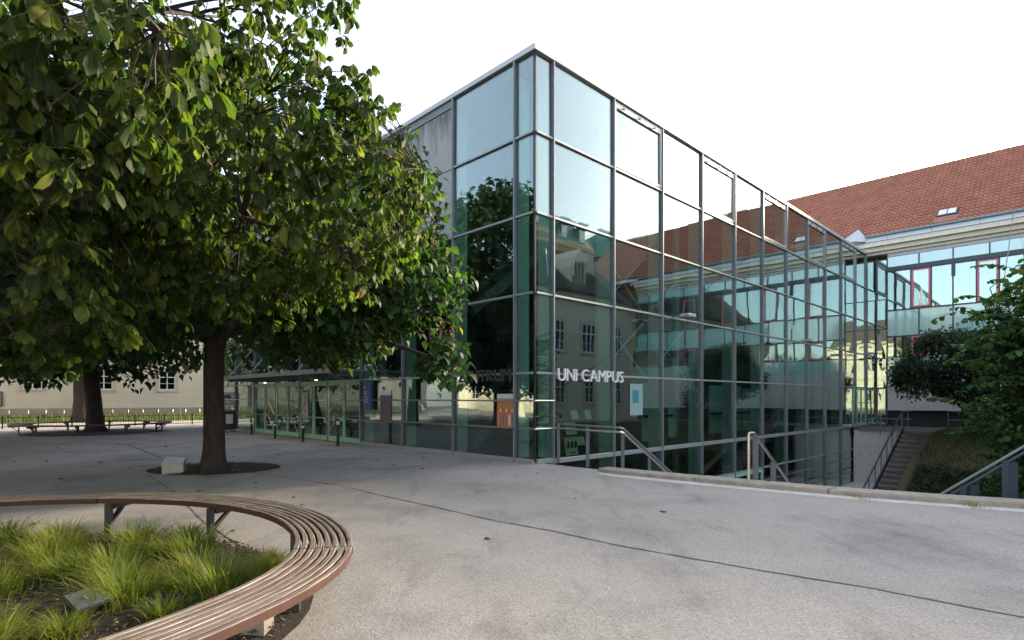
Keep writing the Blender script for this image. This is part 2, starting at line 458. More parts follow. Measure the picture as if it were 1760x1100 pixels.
_b.inputs['Emission Color'].default_value = (1, .75, .45, 1); _b.inputs['Emission Strength'].default_value = 6
M['cable'] = mat('steel_cable', (.10, .09, .08), .5, .5)
def panel_glass(name, col, rough=.06):
    m = mat(name, col, rough, c2=tuple(x*.9 for x in col), scale=1.5, spec=1.0)
    m.node_tree.nodes['Principled BSDF'].inputs['IOR'].default_value = 1.8
    return m
M['teal'] = panel_glass('mint_spandrel_glass', (.40, .66, .60))

# ================================================================== GROUND
EDGE = [(-14.5, 3.6), (-12, 2.55), (-10, 1.78), (-8.76, 1.4), (-7.68, 1.05), (-6.5, .76), (-5, .55), (-3.3, .37), (-2.4, .30), (-.3, .27), (0, .27)]
def edge_a(b):
    if b <= EDGE[0][0]: return EDGE[0][1]
    for (b0, a0), (b1, a1) in zip(EDGE, EDGE[1:]):
        if b <= b1: return a0+(a1-a0)*(b-b0)/(b1-b0)
    return EDGE[-1][1]
CZ = -3.07
g = MB()
bs = [-400, -60, -14.5]+[-14.5+i*(14.5/29) for i in range(1, 30)]+[25.6, 60, 400]
for b0, b1 in zip(bs, bs[1:]):
    e0, e1 = edge_a(b0), edge_a(b1)
    if b0 >= 0: e0 = e1 = .27
    if b0 >= 25.6 or b1 <= -14.5: e0 = e1 = 28.4
    pts = [W(-400, b0), W(-40, b0), W(e0, b0), W(e1, b1), W(-40, b1), W(-400, b1)]
    g.add(pts, [(0, 1, 4, 5), (1, 2, 3, 4)])
g.add([W(28.4, -400), W(500, -400), W(500, 400), W(28.4, 400)], [(0, 1, 2, 3)])
struct(g.build('pavement', M['asphalt']))
def ribbon(name, pts, w, z=.004, m=None, jit=0.0):
    pts = [Vector((x, y, 0)) for x, y in pts]
    fine = []
    for p, q in zip(pts, pts[1:]):
        n = max(2, int((q-p).length/.12))
        for i in range(n): fine.append(p.lerp(q, i/n))
    fine.append(pts[-1])
    mb = MB()
    for i, p in enumerate(fine):
        d = (fine[min(i+1, len(fine)-1)]-fine[max(i-1, 0)]).normalized()
        s = Vector((-d.y, d.x, 0))
        wl = w*(.5+rnd.uniform(-jit, jit)); wr = w*(.5+rnd.uniform(-jit, jit))
        mb.v.append((p.x+s.x*wl, p.y+s.y*wl, z)); mb.v.append((p.x-s.x*wr, p.y-s.y*wr, z))
    for i in range(len(fine)-1):
        mb.f.append((2*i, 2*i+1, 2*i+3, 2*i+2))
    return struct(mb.build(name, m or M['joint']))
ribbon('pavement_joint', [(-9.2, 15.1), (-6.2, 12.75), (-3.87, 11.0), (-2.98, 10.3), (-2.32, 9.55), (-1.21, 8.46), (-.31, 7.53), (.49, 6.87), (1.14, 6.21), (1.66, 5.8), (2.27, 5.33), (3.05, 4.78), (3.5, 4.37), (4.2, 3.75), (7, 1.4)], .030, jit=.35)
ribbon('pavement_joint', [(-16.5, 21.5), (-13.2, 19.6), (-9.2, 15.1)], .05, jit=.3)
ribbon('pavement_joint', [(-21, 19.5), (-13.2, 19.6)], .05, jit=.3)
ribbon('pavement_joint', [(-6.3, 18.0), (-4.4, 16.3), (-2.0, 14.5)], .035, jit=.3)
ribbon('pavement_joint', [(-7.6, 11.9), (-5.9, 9.9), (-4.0, 7.4), (-2.1, 5.2)], .018, z=.005, jit=.45)
ribbon('pavement_joint', [(-8.2, 12.1), (-16, 9.5)], .02, z=.005, jit=.4)
ribbon('pavement_joint', [(-1.6, 5.35), (-1.75, 5.5), (-1.9, 5.78), (-2.2, 5.95)], .018, z=.006, jit=.7)

# pale stone strip + kerb stones along the edge of the sunken court
st = MB(); n = 26
for i in range(n):
    b0 = -2.05-i*(12.4/n); b1 = -2.05-(i+1)*(12.4/n)
    k0 = .33 if i else .16
    st.add([W(edge_a(b0)-.44-k0, b0, .004), W(edge_a(b0)-.40, b0, .004), W(edge_a(b1)-.40, b1, .004), W(edge_a(b1)-.77, b1, .004)], [(0, 1, 2, 3)])
struct(st.build('pale_border_strip', M['stripe']))
kerb = struct(thing('kerb', '', ''))
for k in ('label', 'category'): del kerb[k]
cuts = [-1.95, -4.15, -6.4, -9.0, -11.6, -14.5]
for b0, b1 in zip(cuts, cuts[1:]):
    mb = MB(); n = 6; b0 -= .012; b1 += .012
    for i in range(n+1):
        b = b0+(b1-b0)*i/n; e = edge_a(b)
        w0 = .36 if b > -2.2 else .42
        hh = .085+rnd.uniform(-.004, .004)
        for a, z in ((e-w0, -.1), (e-w0, hh-.015), (e-w0+.015, hh), (e+.02, hh), (e+.035, hh-.015), (e+.035, -.25)):
            mb.v.append(tuple(W(a, b, z)))
    for i in range(n):
        for k in range(6):
            j = (k+1) % 6
            mb.f.append((i*6+k, i*6+j, i*6+6+j, i*6+6+k))
    mb.f.append(tuple(range(6))); mb.f.append(tuple(range(n*6+5, n*6-1, -1)))
    mb.build('kerb_stone', M['kerb'], kerb)

# ------------------------------------------------------------------ sunken court
mb = MB()
n = 29
for i in range(n):
    b0 = 0-i*.5; b1 = -(i+1)*.5
    e0, e1 = edge_a(b0), edge_a(b1)
    vs = [W(e0+.001, b0, CZ-.3), W(e1+.001, b1, CZ-.3), W(e1+.001, b1, -.02), W(e0+.001, b0, -.02), W(e0-.3, b0, CZ-.3), W(e1-.3, b1, CZ-.3), W(e1-.3, b1, -.02), W(e0-.3, b0, -.02)]
    mb.add(vs, [(0, 1, 2, 3), (4, 7, 6, 5), (3, 2, 6, 7)])
struct(mb.build('retaining_wall', M['conc']))
mb = MB()
mb.add([W(.2, .35, CZ), W(28.4, .35, CZ), W(28.4, -14.5, CZ), W(.2, -14.5, CZ)], [(0, 3, 2, 1)])
struct(mb.build('court_paving', M['conc']))
stairs = struct(thing('court_stairs', '', '', W(0, 0, 0), TH))
for k in ('label', 'category'): del stairs[k]
for i in range(17):
    z = -.18*(i+1); a = .62+.31*i
    MB().box(a, a+.32, -5.02, -2.22, CZ if i > 12 else z-.35, z, .006).build('step', M['conc'], stairs)
# concrete wall + upper terrace at the far end of the court
tw = thing('terrace_wall', 'fair-faced concrete wall below the terrace at the far end of the sunken court', 'wall', W(25.76, 0), TH)
for z0, z1 in ((CZ, -2.0), (-1.99, -.98), (-.97, -.16)):
    for b0, b1 in ((-1.55, -.06), (-3.1, -1.56)):
        MB().box(0, .3, b0, b1, z0, z1).build('concrete_panel', M['conc'], tw)
MB().box(.02, 2.62, -3.1, -.03, -.155, .0).build('terrace_slab', M['slab'], tw)
for b in (-.4, -.9, -1.9):
    MB().tube([(-.004, b, -1.5), (.01, b, -1.5)], .03, 8).build('tie_hole', M['black'], tw)
for q_ in ((28.402, 28.7, -14.5, .3), (3.3, 28.4, -14.8, -14.502)):
    o_ = struct(MB().box(*q_, CZ-.2, -.004).build('retaining_wall', M['conc'])); o_.matrix_world = HM
MB().box(22.95, 28.39, -4.3, -3.11, -.35, -.002).build('terrace_floor', M['slab'], tw).matrix_local = Matrix.Translation((-25.76, 0, 0))
# bank
def bank_z(a, b):
    ra = (a-13.2)/(22.6-13.2)
    rb = (-b-5.2)/(10.5-5.2)
    t = max(min(ra, 1), min(rb, 1) if b < -5.2 else 0, 0)
    return CZ+.05+(abs(CZ)-.1)*(t*t*(3-2*t)*.5+t*.5)
nb, na = 44, 80
V = []; F = []
for i in range(na+1):
    for j in range(nb+1):
        a = 5.9+(28.38-5.9)*i/na; b = -3.95-(14.5-3.95)*j/nb
        if a < 13 and b > -5.1: zz = CZ-.25
        else: zz = bank_z(a, b)+rnd.uniform(-.03, .03)
        V.append(W(a, b, zz))
for i in range(na):
    for j in range(nb):
        q = i*(nb+1)+j
        F.append((q, q+1, q+nb+2, q+nb+1))
bk = MB(); bk.add(V, F); struct(bk.build('grass_bank', M['bank'], smooth=True))
# timber steps up the bank
ts = thing('timber_steps', 'weathered timber steps climbing the bank to the terrace', 'steps', W(16.3, 0, CZ), TH)
for i in range(16):
    MB().box(.42*i, .42*i+.44, -4.0, -3.0, .19*i+.02, .19*(i+1), .008).build('step_board', M['planks'], ts)

# ================================================================== GLASS HALL
hall = thing('glass_hall', 'large glass and steel lecture hall with a sharp corner towards the paved plaza', 'building', (X0, Y0, 0), TH)
ZT = [10.0, 8.076, 6.115, 4.168, 2.217, .04]           # transom heights
RA = [0, .634]+[.634+2.563*k for k in range(1, 11)]+[28.35]
LBk = [0, .655, 3.12, 5.65, 8.22, 10.64, 13.07, 15.50, 17.95, 20.5, 23.0, 25.55]
RLOW = [-1.22, -2.24, CZ]
def pane_R(a0, a1, z0, z1, name='pane', m='glass', parent=hall, b=.0, t=.024, gap=.028):
    j = lambda: rnd.uniform(-.006, .006)
    mb = MB(); a0 += gap; a1 -= gap; z0 += gap; z1 -= gap
    f = [(a0, b+j(), z0), (a1, b+j(), z0), (a1, b+j(), z1), (a0, b+j(), z1)]
    mb.add(f+[(p[0], p[1]+t, p[2]) for p in f], [(0, 1, 2, 3), (5, 4, 7, 6), (0, 4, 5, 1), (1, 5, 6, 2), (2, 6, 7, 3), (3, 7, 4, 0)])
    return mb.build(name, M[m], parent)
def pane_L(b0, b1, z0, z1, name='pane', m='glass', parent=hall, a=.0, t=.024, gap=.028):
    j = lambda: rnd.uniform(-.006, .006)
    mb = MB(); b0 += gap; b1 -= gap; z0 += gap; z1 -= gap
    f = [(a+j(), b0, z0), (a+j(), b1, z0), (a+j(), b1, z1), (a+j(), b0, z1)]
    mb.add(f+[(p[0]+t, p[1], p[2]) for p in f], [(0, 3, 2, 1), (4, 5, 6, 7), (0, 1, 5, 4), (1, 2, 6, 5), (2, 3, 7, 6), (3, 0, 4, 7)])
    return mb.build(name, M[m], parent)
# right facade panes
vent_cols = {2: .0, 4: .0, 6: 0, 8: 0, 10: 0}
for i in range(len(RA)-1):
    a0, a1 = RA[i], RA[i+1]
    rows = ZT[:]
    if i >= 1: rows = rows[:-1]+[ZT[-1]]
    if 1 <= i and a0 < 25.5: rows = rows+RLOW
    if i == 0: rows = ZT[:-1]+[.06]
    for zt, zb in zip(rows, rows[1:]):
        if i == 11 and zt < .1: continue
        if i == 11 and zt == ZT[4]: continue                # terrace door bay
        if zt == -2.24 and 4 <= i <= 5: continue            # court doors
        if zt == -1.22 and 4 <= i <= 5: continue
        g0 = .028
        if zt == ZT[0] and i in vent_cols:
            # top-hung smoke vent sash with its own frame
            v = MB()
            for (x0, x1, z0, z1) in ((a0+.05, a1-.05, zb+.06, zb+.16), (a0+.05, a1-.05, zt-.20, zt-.03), (a0+.05, a0+.13, zb+.16, zt-.20), (a1-.13, a1-.05, zb+.16, zt-.20)):
                v.box(x0, x1, -.05, .045, z0, z1)
            vs = v.build('vent_sash', M['alu'], hall)
            for q in (.18, .5, .82):
                x = a0+(a1-a0)*q
                h = MB(); h.tube([(x, -.052, zt-.12), (x, -.085, zt-.12)], .022, 8); h.beam((x, -.08, zt-.06), (x, -.08, zt-.17), .03, .02, (0, 1, 0))
                h.build('clamp', M['steel'], vs)
            pane_R(a0+.12, a1-.12, zb+.15, zt-.19, 'vent_pane', 'glass', vs, gap=.01)
        else:
            pane_R(a0, a1, zb, zt)
for i in range(len(LBk)-1):
    b0, b1 = LBk[i], LBk[i+1]
    for k, (zt, zb) in enumerate(zip(ZT, ZT[1:])):
        if i >= 2 and k < 2: continue                       # concrete panels there
        if 4 <= i <= 7 and k == 4: continue                 # doors
        pane_L(b0, b1, zb if k < 4 else .10, zt)
for i in range(2, len(LBk)-1):
    for zt, zb in ((9.80, 8.09), (8.065, 6.16)):
        MB().box(.0, .12, LBk[i]+.012, LBk[i+1]-.012, zb, zt, .006).build('concrete_panel', M['streak'], hall)
for k in range(4):
    MB().beam((.02, 3.16, 9.835+.052*k), (.02, 25.55, 9.835+.052*k), .09, .028).build('louvre_slat', M['alu_grey'], hall)
MB().box(.125, .16, 3.12, 25.55, 6.15, 10.02).build('panel_backing', M['wall_dark'], hall)
# mullions
for i, a in enumerate(RA):
    if i == 0: continue
    zb = CZ if a < 26 else .0
    if i in (1,): zb = CZ
    mb = MB(); mb.box(a-.028, a+.028, -.075, .05, zb, 10.02, .004)
    mb.build('mullion', M['steel'], hall)
    c = MB(); c.box(a-.009, a+.009, -.081, -.0755, zb, 10.0)
    for z in np.arange(max(zb, .2)+.3, 10, .62): c.tube([(a+.0, -.081, z), (a+.0, -.086, z)], .011, 6)
    c.build('mullion_cap', M['alu_grey'], hall)
for i, b in enumerate(LBk):
    if i == 0: continue
    mb = MB(); mb.box(-.075, .05, b-.028, b+.028, .0, 10.02, .004)
    mb.build('mullion', M['steel'], hall)
    c = MB(); c.box(-.081, -.0755, b-.009, b+.009, .0, 10.0)
    for z in np.arange(.5, 10, .62): c.tube([(-.081, b, z), (-.086, b, z)], .011, 6)
    c.build('mullion_cap', M['alu_grey'], hall)
MB().box(-.02, .03, -.02, .03, .06, 10.02).build('corner_joint', M['black'], hall)
# transoms
for z in ZT[1:5]:
    for i in range(len(RA)-1):
        MB().box(RA[i]+.030 if i else .0325, RA[i+1]-.030, -.058, .03, z-.026, z+.026, .004).build('transom', M['alu_grey'], hall)
    for i in range(len(LBk)-1):
        if i >= 2 and z > 7: continue
        MB().box(-.058, .03, LBk[i]+.030 if i else .0325, LBk[i+1]-.030, z-.026, z+.026, .004).build('transom', M['alu_grey'], hall)
for i in range(1, len(RA)-1):
    z = ZT[5]
    MB().box(RA[i]+.030, RA[i+1]-.030, -.062, .06, z-.07, z+.045, .004).build('transom', M['alu_grey'], hall)
    if RA[i] < 25.5:
        MB().box(RA[i]+.030, RA[i+1]-.030, -.058, .03, -1.22-.026, -1.22+.026, .004).build('transom', M['alu_grey'], hall)
        if i > 5 or i < 4:
            for zz in (-1.72, -2.54):
                MB().tube([(RA[i]+.03, -.11, zz), (RA[i+1]-.03, -.11, zz)], .02, 8).build('guard_rail', M['inox'], hall)
for i in range(len(LBk)-1):
    if not (4 <= i <= 7):
        MB().box(-.07, .05, LBk[i]+.030 if i else .0, LBk[i+1]-.030, .0, .11, .004).build('plinth_sill', M['alu_grey'], hall)
MB().box(.05, .604, -.07, .05, .0, .11, .004).build('plinth_sill', M['alu_grey'], hall)
# coping
for x0, x1 in ((.655, 6), (6.005, 12), (12.005, 18), (18.005, 24), (24.005, 28.4)):
    MB().box(x0, x1, -.085, .5, 10.022, 10.16, .01).build('coping', M['coping'], hall)
for y0, y1 in ((.655, 3.1), (3.105, 9), (9.005, 15), (15.005, 21), (21.005, 25.6)):
    MB().box(-.085, .5, y0, y1, 10.022, 10.16, .01).build('coping', M['coping'], hall)
c = MB(); c.prism([(-.085, -.085), (.65, -.085), (.65, .5), (.5, .5), (.5, .65), (-.085, .65)], 10.022, 10.16); c.build('coping', M['coping'], hall)
# rails on the left face and corner
def face_rail(z, r=.021):
    segs = [('R', 0, RA[1])]+[('L', LBk[i], LBk[i+1]) for i in range(11) if not 4 <= i <= 7]
    for s, u0, u1 in segs:
        mb = MB()
        if s == 'R': mb.tube([(u0-.09, -.10, z), (u1-.03, -.10, z)], r, 8)
        else: mb.tube([(-.10, u0+(-.09 if u0 == 0 else .03), z), (-.10, u1-.03, z)], r, 8)
        mb.build('guard_rail', M['inox'], hall)
face_rail(1.54); face_rail(.856)
# fins, cross rods inside the glass
for i, a in enumerate(RA[1:11]):
    f = MB(); f.box(a-.018, a+.018, .10, .46, CZ+.02 if a > .7 else .1, 9.7)
    o = f.build('fin', M['fin'], hall)
for i, b in enumerate(LBk[1:11]):
    MB().box(.10, .46, b-.018, b+.018, .1, 9.7 if b < 3.2 else 6.0).build('fin', M['fin'], hall)
for (a0, a1, z0, z1) in ((3.197, 5.76, 2.3, 4.1), (5.76, 8.32, 2.3, 4.1), (5.76, 8.32, 4.2, 6.1), (3.197, 5.76, 4.2, 6.1)):
    MB().tube([(a0+.05, .52, z0), (a1-.05, .52, z1)], .024, 6).build('brace_rod', M['letter'], hall)
    MB().tube([(a0+.05, .56, z1), (a1-.05, .56, z0)], .024, 6).build('brace_rod', M['letter'], hall)
# inside: slabs, core, stairs
MB().box(.5, 28.2, .7, 25.2, -.35, -.02).build('ground_floor_slab', M['floor_in'], hall)
MB().box(.1, 28.2, .1, 25.4, 9.72, 10.02).build('roof_slab', M['slab'], hall)
MB().box(4.5, 28.2, 3.6, 25.2, 3.95, 4.25).build('gallery_slab', M['slab'], hall)
MB().box(9.0, 28.2, 7.6, 8.0, -.0, 9.7).build('core_wall', M['wall_in'], hall)
MB().box(7.0, 7.4, 7.5, 25.2, -.0, 9.7).build('core_wall', M['wall_in'], hall)
MB().box(4.4, 7.0, 8.2, 25.1, 0, 3.95).build('cloakroom_wall', M['wall_dark'], hall)
MB().box(11, 27.6, 5.0, 5.3, 0, 3.9).build('lobby_wall', M['wall_dark'], hall)
MB().box(.1, 28.2, 7.0, 7.3, CZ, -.36).build('basement_wall', M['wall_dark'], hall)
MB().box(28.2, 28.35, 1.2, 25.4, CZ, 10.0).build('end_wall', M['wall_dark'], hall)
MB().box(.4, 28.2, 25.3, 25.5, 0, 9.7).build('end_wall', M['wall_dark'], hall)
MB().box(.6, 28.2, .36, 7.0, CZ-.2, CZ+.02).build('basement_floor', M['floor_in'], hall)
MB().box(28.2, 28.35, .1, 1.19, CZ-.2, -.02).build('basement_wall', M['wall_dark'], hall)
MB().box(.05, .35, .03, 7.3, CZ, -.36).build('basement_wall', M['conc'], hall)
for a in (6.0, 11.2, 16.3, 21.4, 26.0):
    MB().tube([(a, 2.6, CZ), (a, 2.6, 9.72)], .14, 14).build('column', M['conc'], hall, smooth=True)
for b in (6.0, 11, 16, 21):
    MB().tube([(2.6, b, 0), (2.6, b, 9.72)], .14, 14).build('column', M['conc'], hall, smooth=True)
for a in np.arange(3.2, 28, 2.563):
    MB().box(a-.08, a+.08, .5, 7.5, 9.36, 9.71).build('roof_beam', M['steel'], hall)
for a0, z0, a1, z1 in ((1.6, 4.4, 6.4, 7.9), (1.6, .1, 6.2, 4.0)):
    st_ = MB(); st_.beam((a0, 4.2, z0), (a1, 4.2, z1), .06, .35); st_.beam((a0, 5.6, z0), (a1, 5.6, z1), .06, .35)
    so = st_.build('stair_stringer', M['steel'], hall)
    for k in range(18):
        t = k/18
        MB().box(a0+(a1-a0)*t, a0+(a1-a0)*t+.28, 4.25, 5.55, z0+(z1-z0)*t, z0+(z1-z0)*t+.05).build('tread', M['slab'], so)
# pale boards standing behind the right facade
for a0, a1, z0, z1, b in ((5.9, 7.0, .2, 2.1, .75), (7.6, 8.05, .25, 1.3, .8), (10.6, 13.3, .25, 2.1, .8), (13.5, 15.2, .25, 2.0, .8)):
    MB().box(a0, a1, b, b+.05, z0, z1).build('display_board', M['board'], hall)
    if a1-a0 > .8:
        MB().box(a0-.1, a1+.2, b-.35, b-.05, .98, 1.06).build('counter', M['black'], hall)
# entrance doors (four pairs)
for i in range(4, 8):
    b0, b1 = LBk[i]+.035, LBk[i+1]-.035
    mid = (b0+b1)/2
    for q, (y0, y1) in enumerate(((b0, mid-.008), (mid+.008, b1))):
        d = MB(); w = .075
        for (p0, p1, z0, z1) in ((y0, y1, .02, .20), (y0, y1, 2.07, 2.18), (y0, y0+w, .20, 2.07), (y1-w, y1, .20, 2.07)):
            d.box(-.045, .02, p0, p1, z0, z1, .004)
        do = d.build('door', M['mint'], hall)
        pane_L(y0+w-.01, y1-w+.01, .19, 2.08, 'door_glass', 'glass_door', do, a=-.018, t=.012, gap=.0)
        pb = MB()
        for zz, dr in ((1.52, .62), (.86, .66)):
            if (q == 1) == (i > 5):
                pb.tube([(-.09, y0+.06, zz), (-.09, y1-.06, zz)], .019, 8)
            else:
                pts = [(y1, zz), (y1-.42*(y1-y0), zz), (y0+.05, zz-dr)] if i > 5 else [(y0, zz), (y0+.42*(y1-y0), zz), (y1-.05, zz-dr)]
                pb.tube([(-.09, y, z) for y, z in pts], .019, 8)
        pb.build('push_bar', M['coping'], do)
        if q == 0:
            MB().box(-.075, -.046, y1-.055, y1-.02, .98, 1.12).build('lock', M['steel'], do)
# canopy
cn = MB()
cn.box(-1.25, -.09, 7.6, 18.6, 2.50, 2.56); cn.build('canopy', M['steel'], hall)
for b in LBk[4:9]:
    MB().box(-1.2, -.09, b-.04, b+.04, 2.36, 2.50).build('canopy_beam', M['steel'], hall)
    MB().tube([(-1.1, b+.3, 2.57), (-.02, b+.3, 3.9)], .016, 6).build('canopy_rod', M['alu'], hall)
    MB().box(-1.16, -1.0, b+.17, b+.43, 2.562, 2.62).build('rod_bracket', M['alu'], hall)
MB().beam((-1.27, 7.6, 2.52), (-1.27, 18.6, 2.52), .03, .16).build('canopy_edge', M['alu_grey'], hall)
for b in (10.64, 15.5):
    s_ = MB(); s_.tube([(-.5, b, 2.37), (-.5, b, 2.30)], .03, 8); s_.box(-.62, -.38, b-.22, b+.22, 2.27, 2.30); so = s_.build('spotlight', M['alu'], hall)
    MB().tube([(-.5, b, 2.268), (-.5, b, 2.262)], .05, 10).build('lamp_lens', M['lamp'], so)
    ld = bpy.data.lights.new('entrance_lamp', 'SPOT'); ld.energy = 9; ld.color = (1, .72, .42); ld.spot_size = 2.2; ld.spot_blend = .8; ld.shadow_soft_size = .05
    lo = bpy.data.objects.new('entrance_lamp', ld); COL.objects.link(lo); lo.location = W(-.5, b, 2.25); lo.rotation_euler = (0, 0, 0)
MB().box(-.06, .02, 8.26, 17.92, 2.185, 2.26).build('door_head', M['mint'], hall)
# court doors + terrace door
for a0, a1 in ((8.36, 9.5), (9.53, 10.85), (10.93, 12.1), (12.13, 13.4)):
    d = MB()
    for (p0, p1, z0, z1) in ((a0, a1, CZ+.02, CZ+.2), (a0, a1, -1.38, -1.25), (a0, a0+.09, CZ+.2, -1.38), (a1-.09, a1, CZ+.2, -1.38)):
        d.box(p0, p1, -.05, .02, z0, z1, .004)
    do = d.build('court_door', M['mint'], hall)
    pane_R(a0+.08, a1-.08, CZ+.19, -1.37, 'door_glass', 'glass_door', do, b=-.02, t=.012, gap=0)
    MB().tube([(a0+.1, -.09, -2.0), (a1-.1, -.09, -2.0)], .018, 8).build('push_bar', M['inox'], do)
for a0, a1 in ((25.84, 26.40), (26.42, 28.30)):
    d = MB()
    mids = (a0+a1)/2
    for (p0, p1, z0, z1) in ((a0, a1, .05, .2), (a0, a1, 2.06, 2.18), (a0, a0+.1, .2, 2.06), (a1-.1, a1, .2, 2.06)) + (((mids-.05, mids+.05, .2, 2.06),) if a0 > 26 else ()):
        d.box(p0, p1, -.05, .02, z0, z1, .004)
    do = d.build('terrace_door', M['mint'], hall)
    pane_R(a0+.09, a1-.09, .19, 2.07, 'door_glass', 'glass_door', do, b=-.02, t=.012, gap=0)
    MB().tube([(a0+.12, -.09, 1.35), (a1-.12, -.09, 1.35)], .018, 8).build('push_bar', M['inox'], do)
# outside lamps fixed on the right facade
for a, z in ((5.9, 4.05), (16.1, 4.02), (25.8, 4.0)):
    f = MB(); f.beam((a, -.06, z+.03), (a-.1, -.75, z+.06), .03, .03)
    f.box(a-.3, a+.16, -1.02, -.72, z, z+.10, .012)
    f.build('floodlight', M['alu'], hall)

# lettering -------------------------------------------------
def letters(text, size, depth, xscale, tracking=0.0):
    """list of (mesh_verts, faces) per glyph plus x offset, flat on XY, extruded in Z"""
    out = []; x = 0.0
    for ch in text:
        if ch == ' ': x += size*.30*xscale; continue
        cu = bpy.data.curves.new('glyph', 'FONT'); cu.body = ch; cu.size = size; cu.extrude = depth/2; cu.resolution_u = 3; cu.offset = -.005*size
        o = bpy.data.objects.new('glyph', cu); COL.objects.link(o)
        dg = bpy.context.evaluated_depsgraph_get()
        me = bpy.data.meshes.new_from_object(o.evaluated_get(dg))
        v = [tuple(p.co) for p in me.vertices]; f = [tuple(p.vertices) for p in me.polygons]
        bpy.data.objects.remove(o); bpy.data.meshes.remove(me); bpy.data.curves.remove(cu)
        x0 = min(p[0] for p in v); x1 = max(p[0] for p in v)
        out.append(([((p[0]-x0)*xscale+x, p[1], p[2]) for p in v], f))
        x += (x1-x0)*xscale+size*.075*(1+tracking)
    return out, x
def sign_letters(root, text, size, depth, m, frame, width=None, name='letter', xscale=.72):
    gl, wd = letters(text, size, depth, xscale)
    k = width/wd if width else 1.0
    for v, f in gl:
        MB().add([frame(p[0]*k, p[1], p[2]) for p in v], f).build(name, m, root)
t = thing('lettering', 'raised metal letters UNI CAMPUS on the right glass facade beside the corner', 'sign', W(.72, 0, 2.04), TH)
sign_letters(t, 'UNI CAMPUS', .46, .05, M['letter'], lambda x, y, z: (x, -.115+z, y), 2.86)
for x in (.3, 1.5, 2.5): MB().tube([(x, -.11, .17), (x, -.03, .17)], .012, 6).build('bracket', M['steel'], t)
t = thing('lettering', 'dark metal letters ZENTRUM on the shaded left glass facade', 'sign', W(0, 2.8, 2.04), TH)
sign_letters(t, 'ZENTRUM', .44, .05, M['letter_dk'], lambda x, y, z: (-.105+z, -x, y), 2.12)
for x in (.3, 1.1, 1.9): MB().tube([(-.1, -x, .15), (-.03, -x, .15)], .012, 6).build('bracket', M['steel'], t)
# blue house number signs
for b, lab in ((7.9, 'blue wall sign numbered 16 to the right of the entrance doors'), (18.55, 'blue wall sign numbered 16 to the left of the entrance doors')):
    t = thing('number_sign', lab, 'sign', W(-.12, b, 1.2), TH)
    MB().box(-.015, .015, -.5, 0, 0, 1.0, .004).build('panel', M['blue'], t)
    MB().box(.015, .08, -.35, -.15, .3, .36).build('bracket', M['steel'], t)
    sign_letters(t, '16', .15, .004, M['white'], lambda x, y, z: (-.018+z, -.06-x, .72+y), .14, 'numeral')
    for z, w in ((.93, .1), (.60, .2), (.53, .2), (.44, .26), (.39, .24), (.34, .24), (.29, .27), (.24, .22)):
        MB().box(-.0185, -.0155, -.06-w, -.06, z, z+(.028 if z in (.6, .53) else .014)).build('text_line', M['white'], t)

# posters ----------------------------------------------------
t = thing('poster', 'orange poster with colourful figures in the window left of the corner', 'poster', W(-.022, 1.32, .87), TH)
MB().box(0, .012, -.60, 0, 0, .72).build('sheet', M['orange'], t)
MB().box(0, .012, -.60, 0, .722, .84).build('header', M['board'], t)
for k in range(5):
    y = -.08-.11*k; p = [(y-.05+.02*math.cos(q*PI/4)*2, .17+.16*math.sin(q*PI/4)) for q in range(8)]
    mm = (M['pinkprint'], M['boardteal'], M['pinkprint'], M['paper'], M['boardteal'])[k]
    MB().add([(-.003, y, z) for y, z in p], [tuple(range(8))]).build('print', mm, t)
    MB().add([(-.003, y-.05+.035*math.cos(q*PI/4), .42+.05*math.sin(q*PI/4)) for q in range(8)], [tuple(range(8))]).build('print', (M['yellowpaper'], M['pinkprint'])[k % 2], t)
t = thing('poster', 'faint pale poster in the window beside the blue sign', 'poster', W(-.022, 7.0, .8), TH)
MB().box(0, .012, -.65, 0, 0, .9).build('sheet', mat('faded_print', (.22, .13, .11), .7, c2=(.1, .12, .16), scale=4), t)
MB().box(0, .012, -.65, 0, .902, 1.05).build('header', M['board'], t)
t = thing('notice_sheet', 'tall white info poster taped to the third pair of entrance doors', 'notice', W(-.05, 13.07, .9), TH)
MB().box(-.004, .0, -.75, -.2, 0, 1.05).build('sheet', M['paper'], t)
MB().box(-.0065, -.0045, -.70, -.25, .93, .99).build('print', M['ink'], t)
for k in range(10):
    MB().box(-.0065, -.0045, -.68+rnd.uniform(0, .2), -.5+rnd.uniform(0, .22), .05+.085*k, .09+.085*k).build('print', (M['stickers'], M['boardteal'], M['letter_dk'])[k % 3], t)
t = thing('notice_sheet', 'small white notice on the second pair of entrance doors', 'notice', W(-.05, 13.6, 1.2), TH)
MB().box(-.004, .0, -.38, 0, 0, .38).build('sheet', M['paper'], t)
MB().box(-.0065, -.0045, -.3, -.08, .2, .3).build('print', M['stickers'], t)
t = thing('notice_sheet', 'two pale strips of paper on the fourth pair of entrance doors', 'notice', W(-.05, 9.95, 1.42), TH)
for z in (0, .17): MB().box(-.004, 0, -.6, 0, z, z+.1 if z else .05).build('sheet', M['paper'], t)
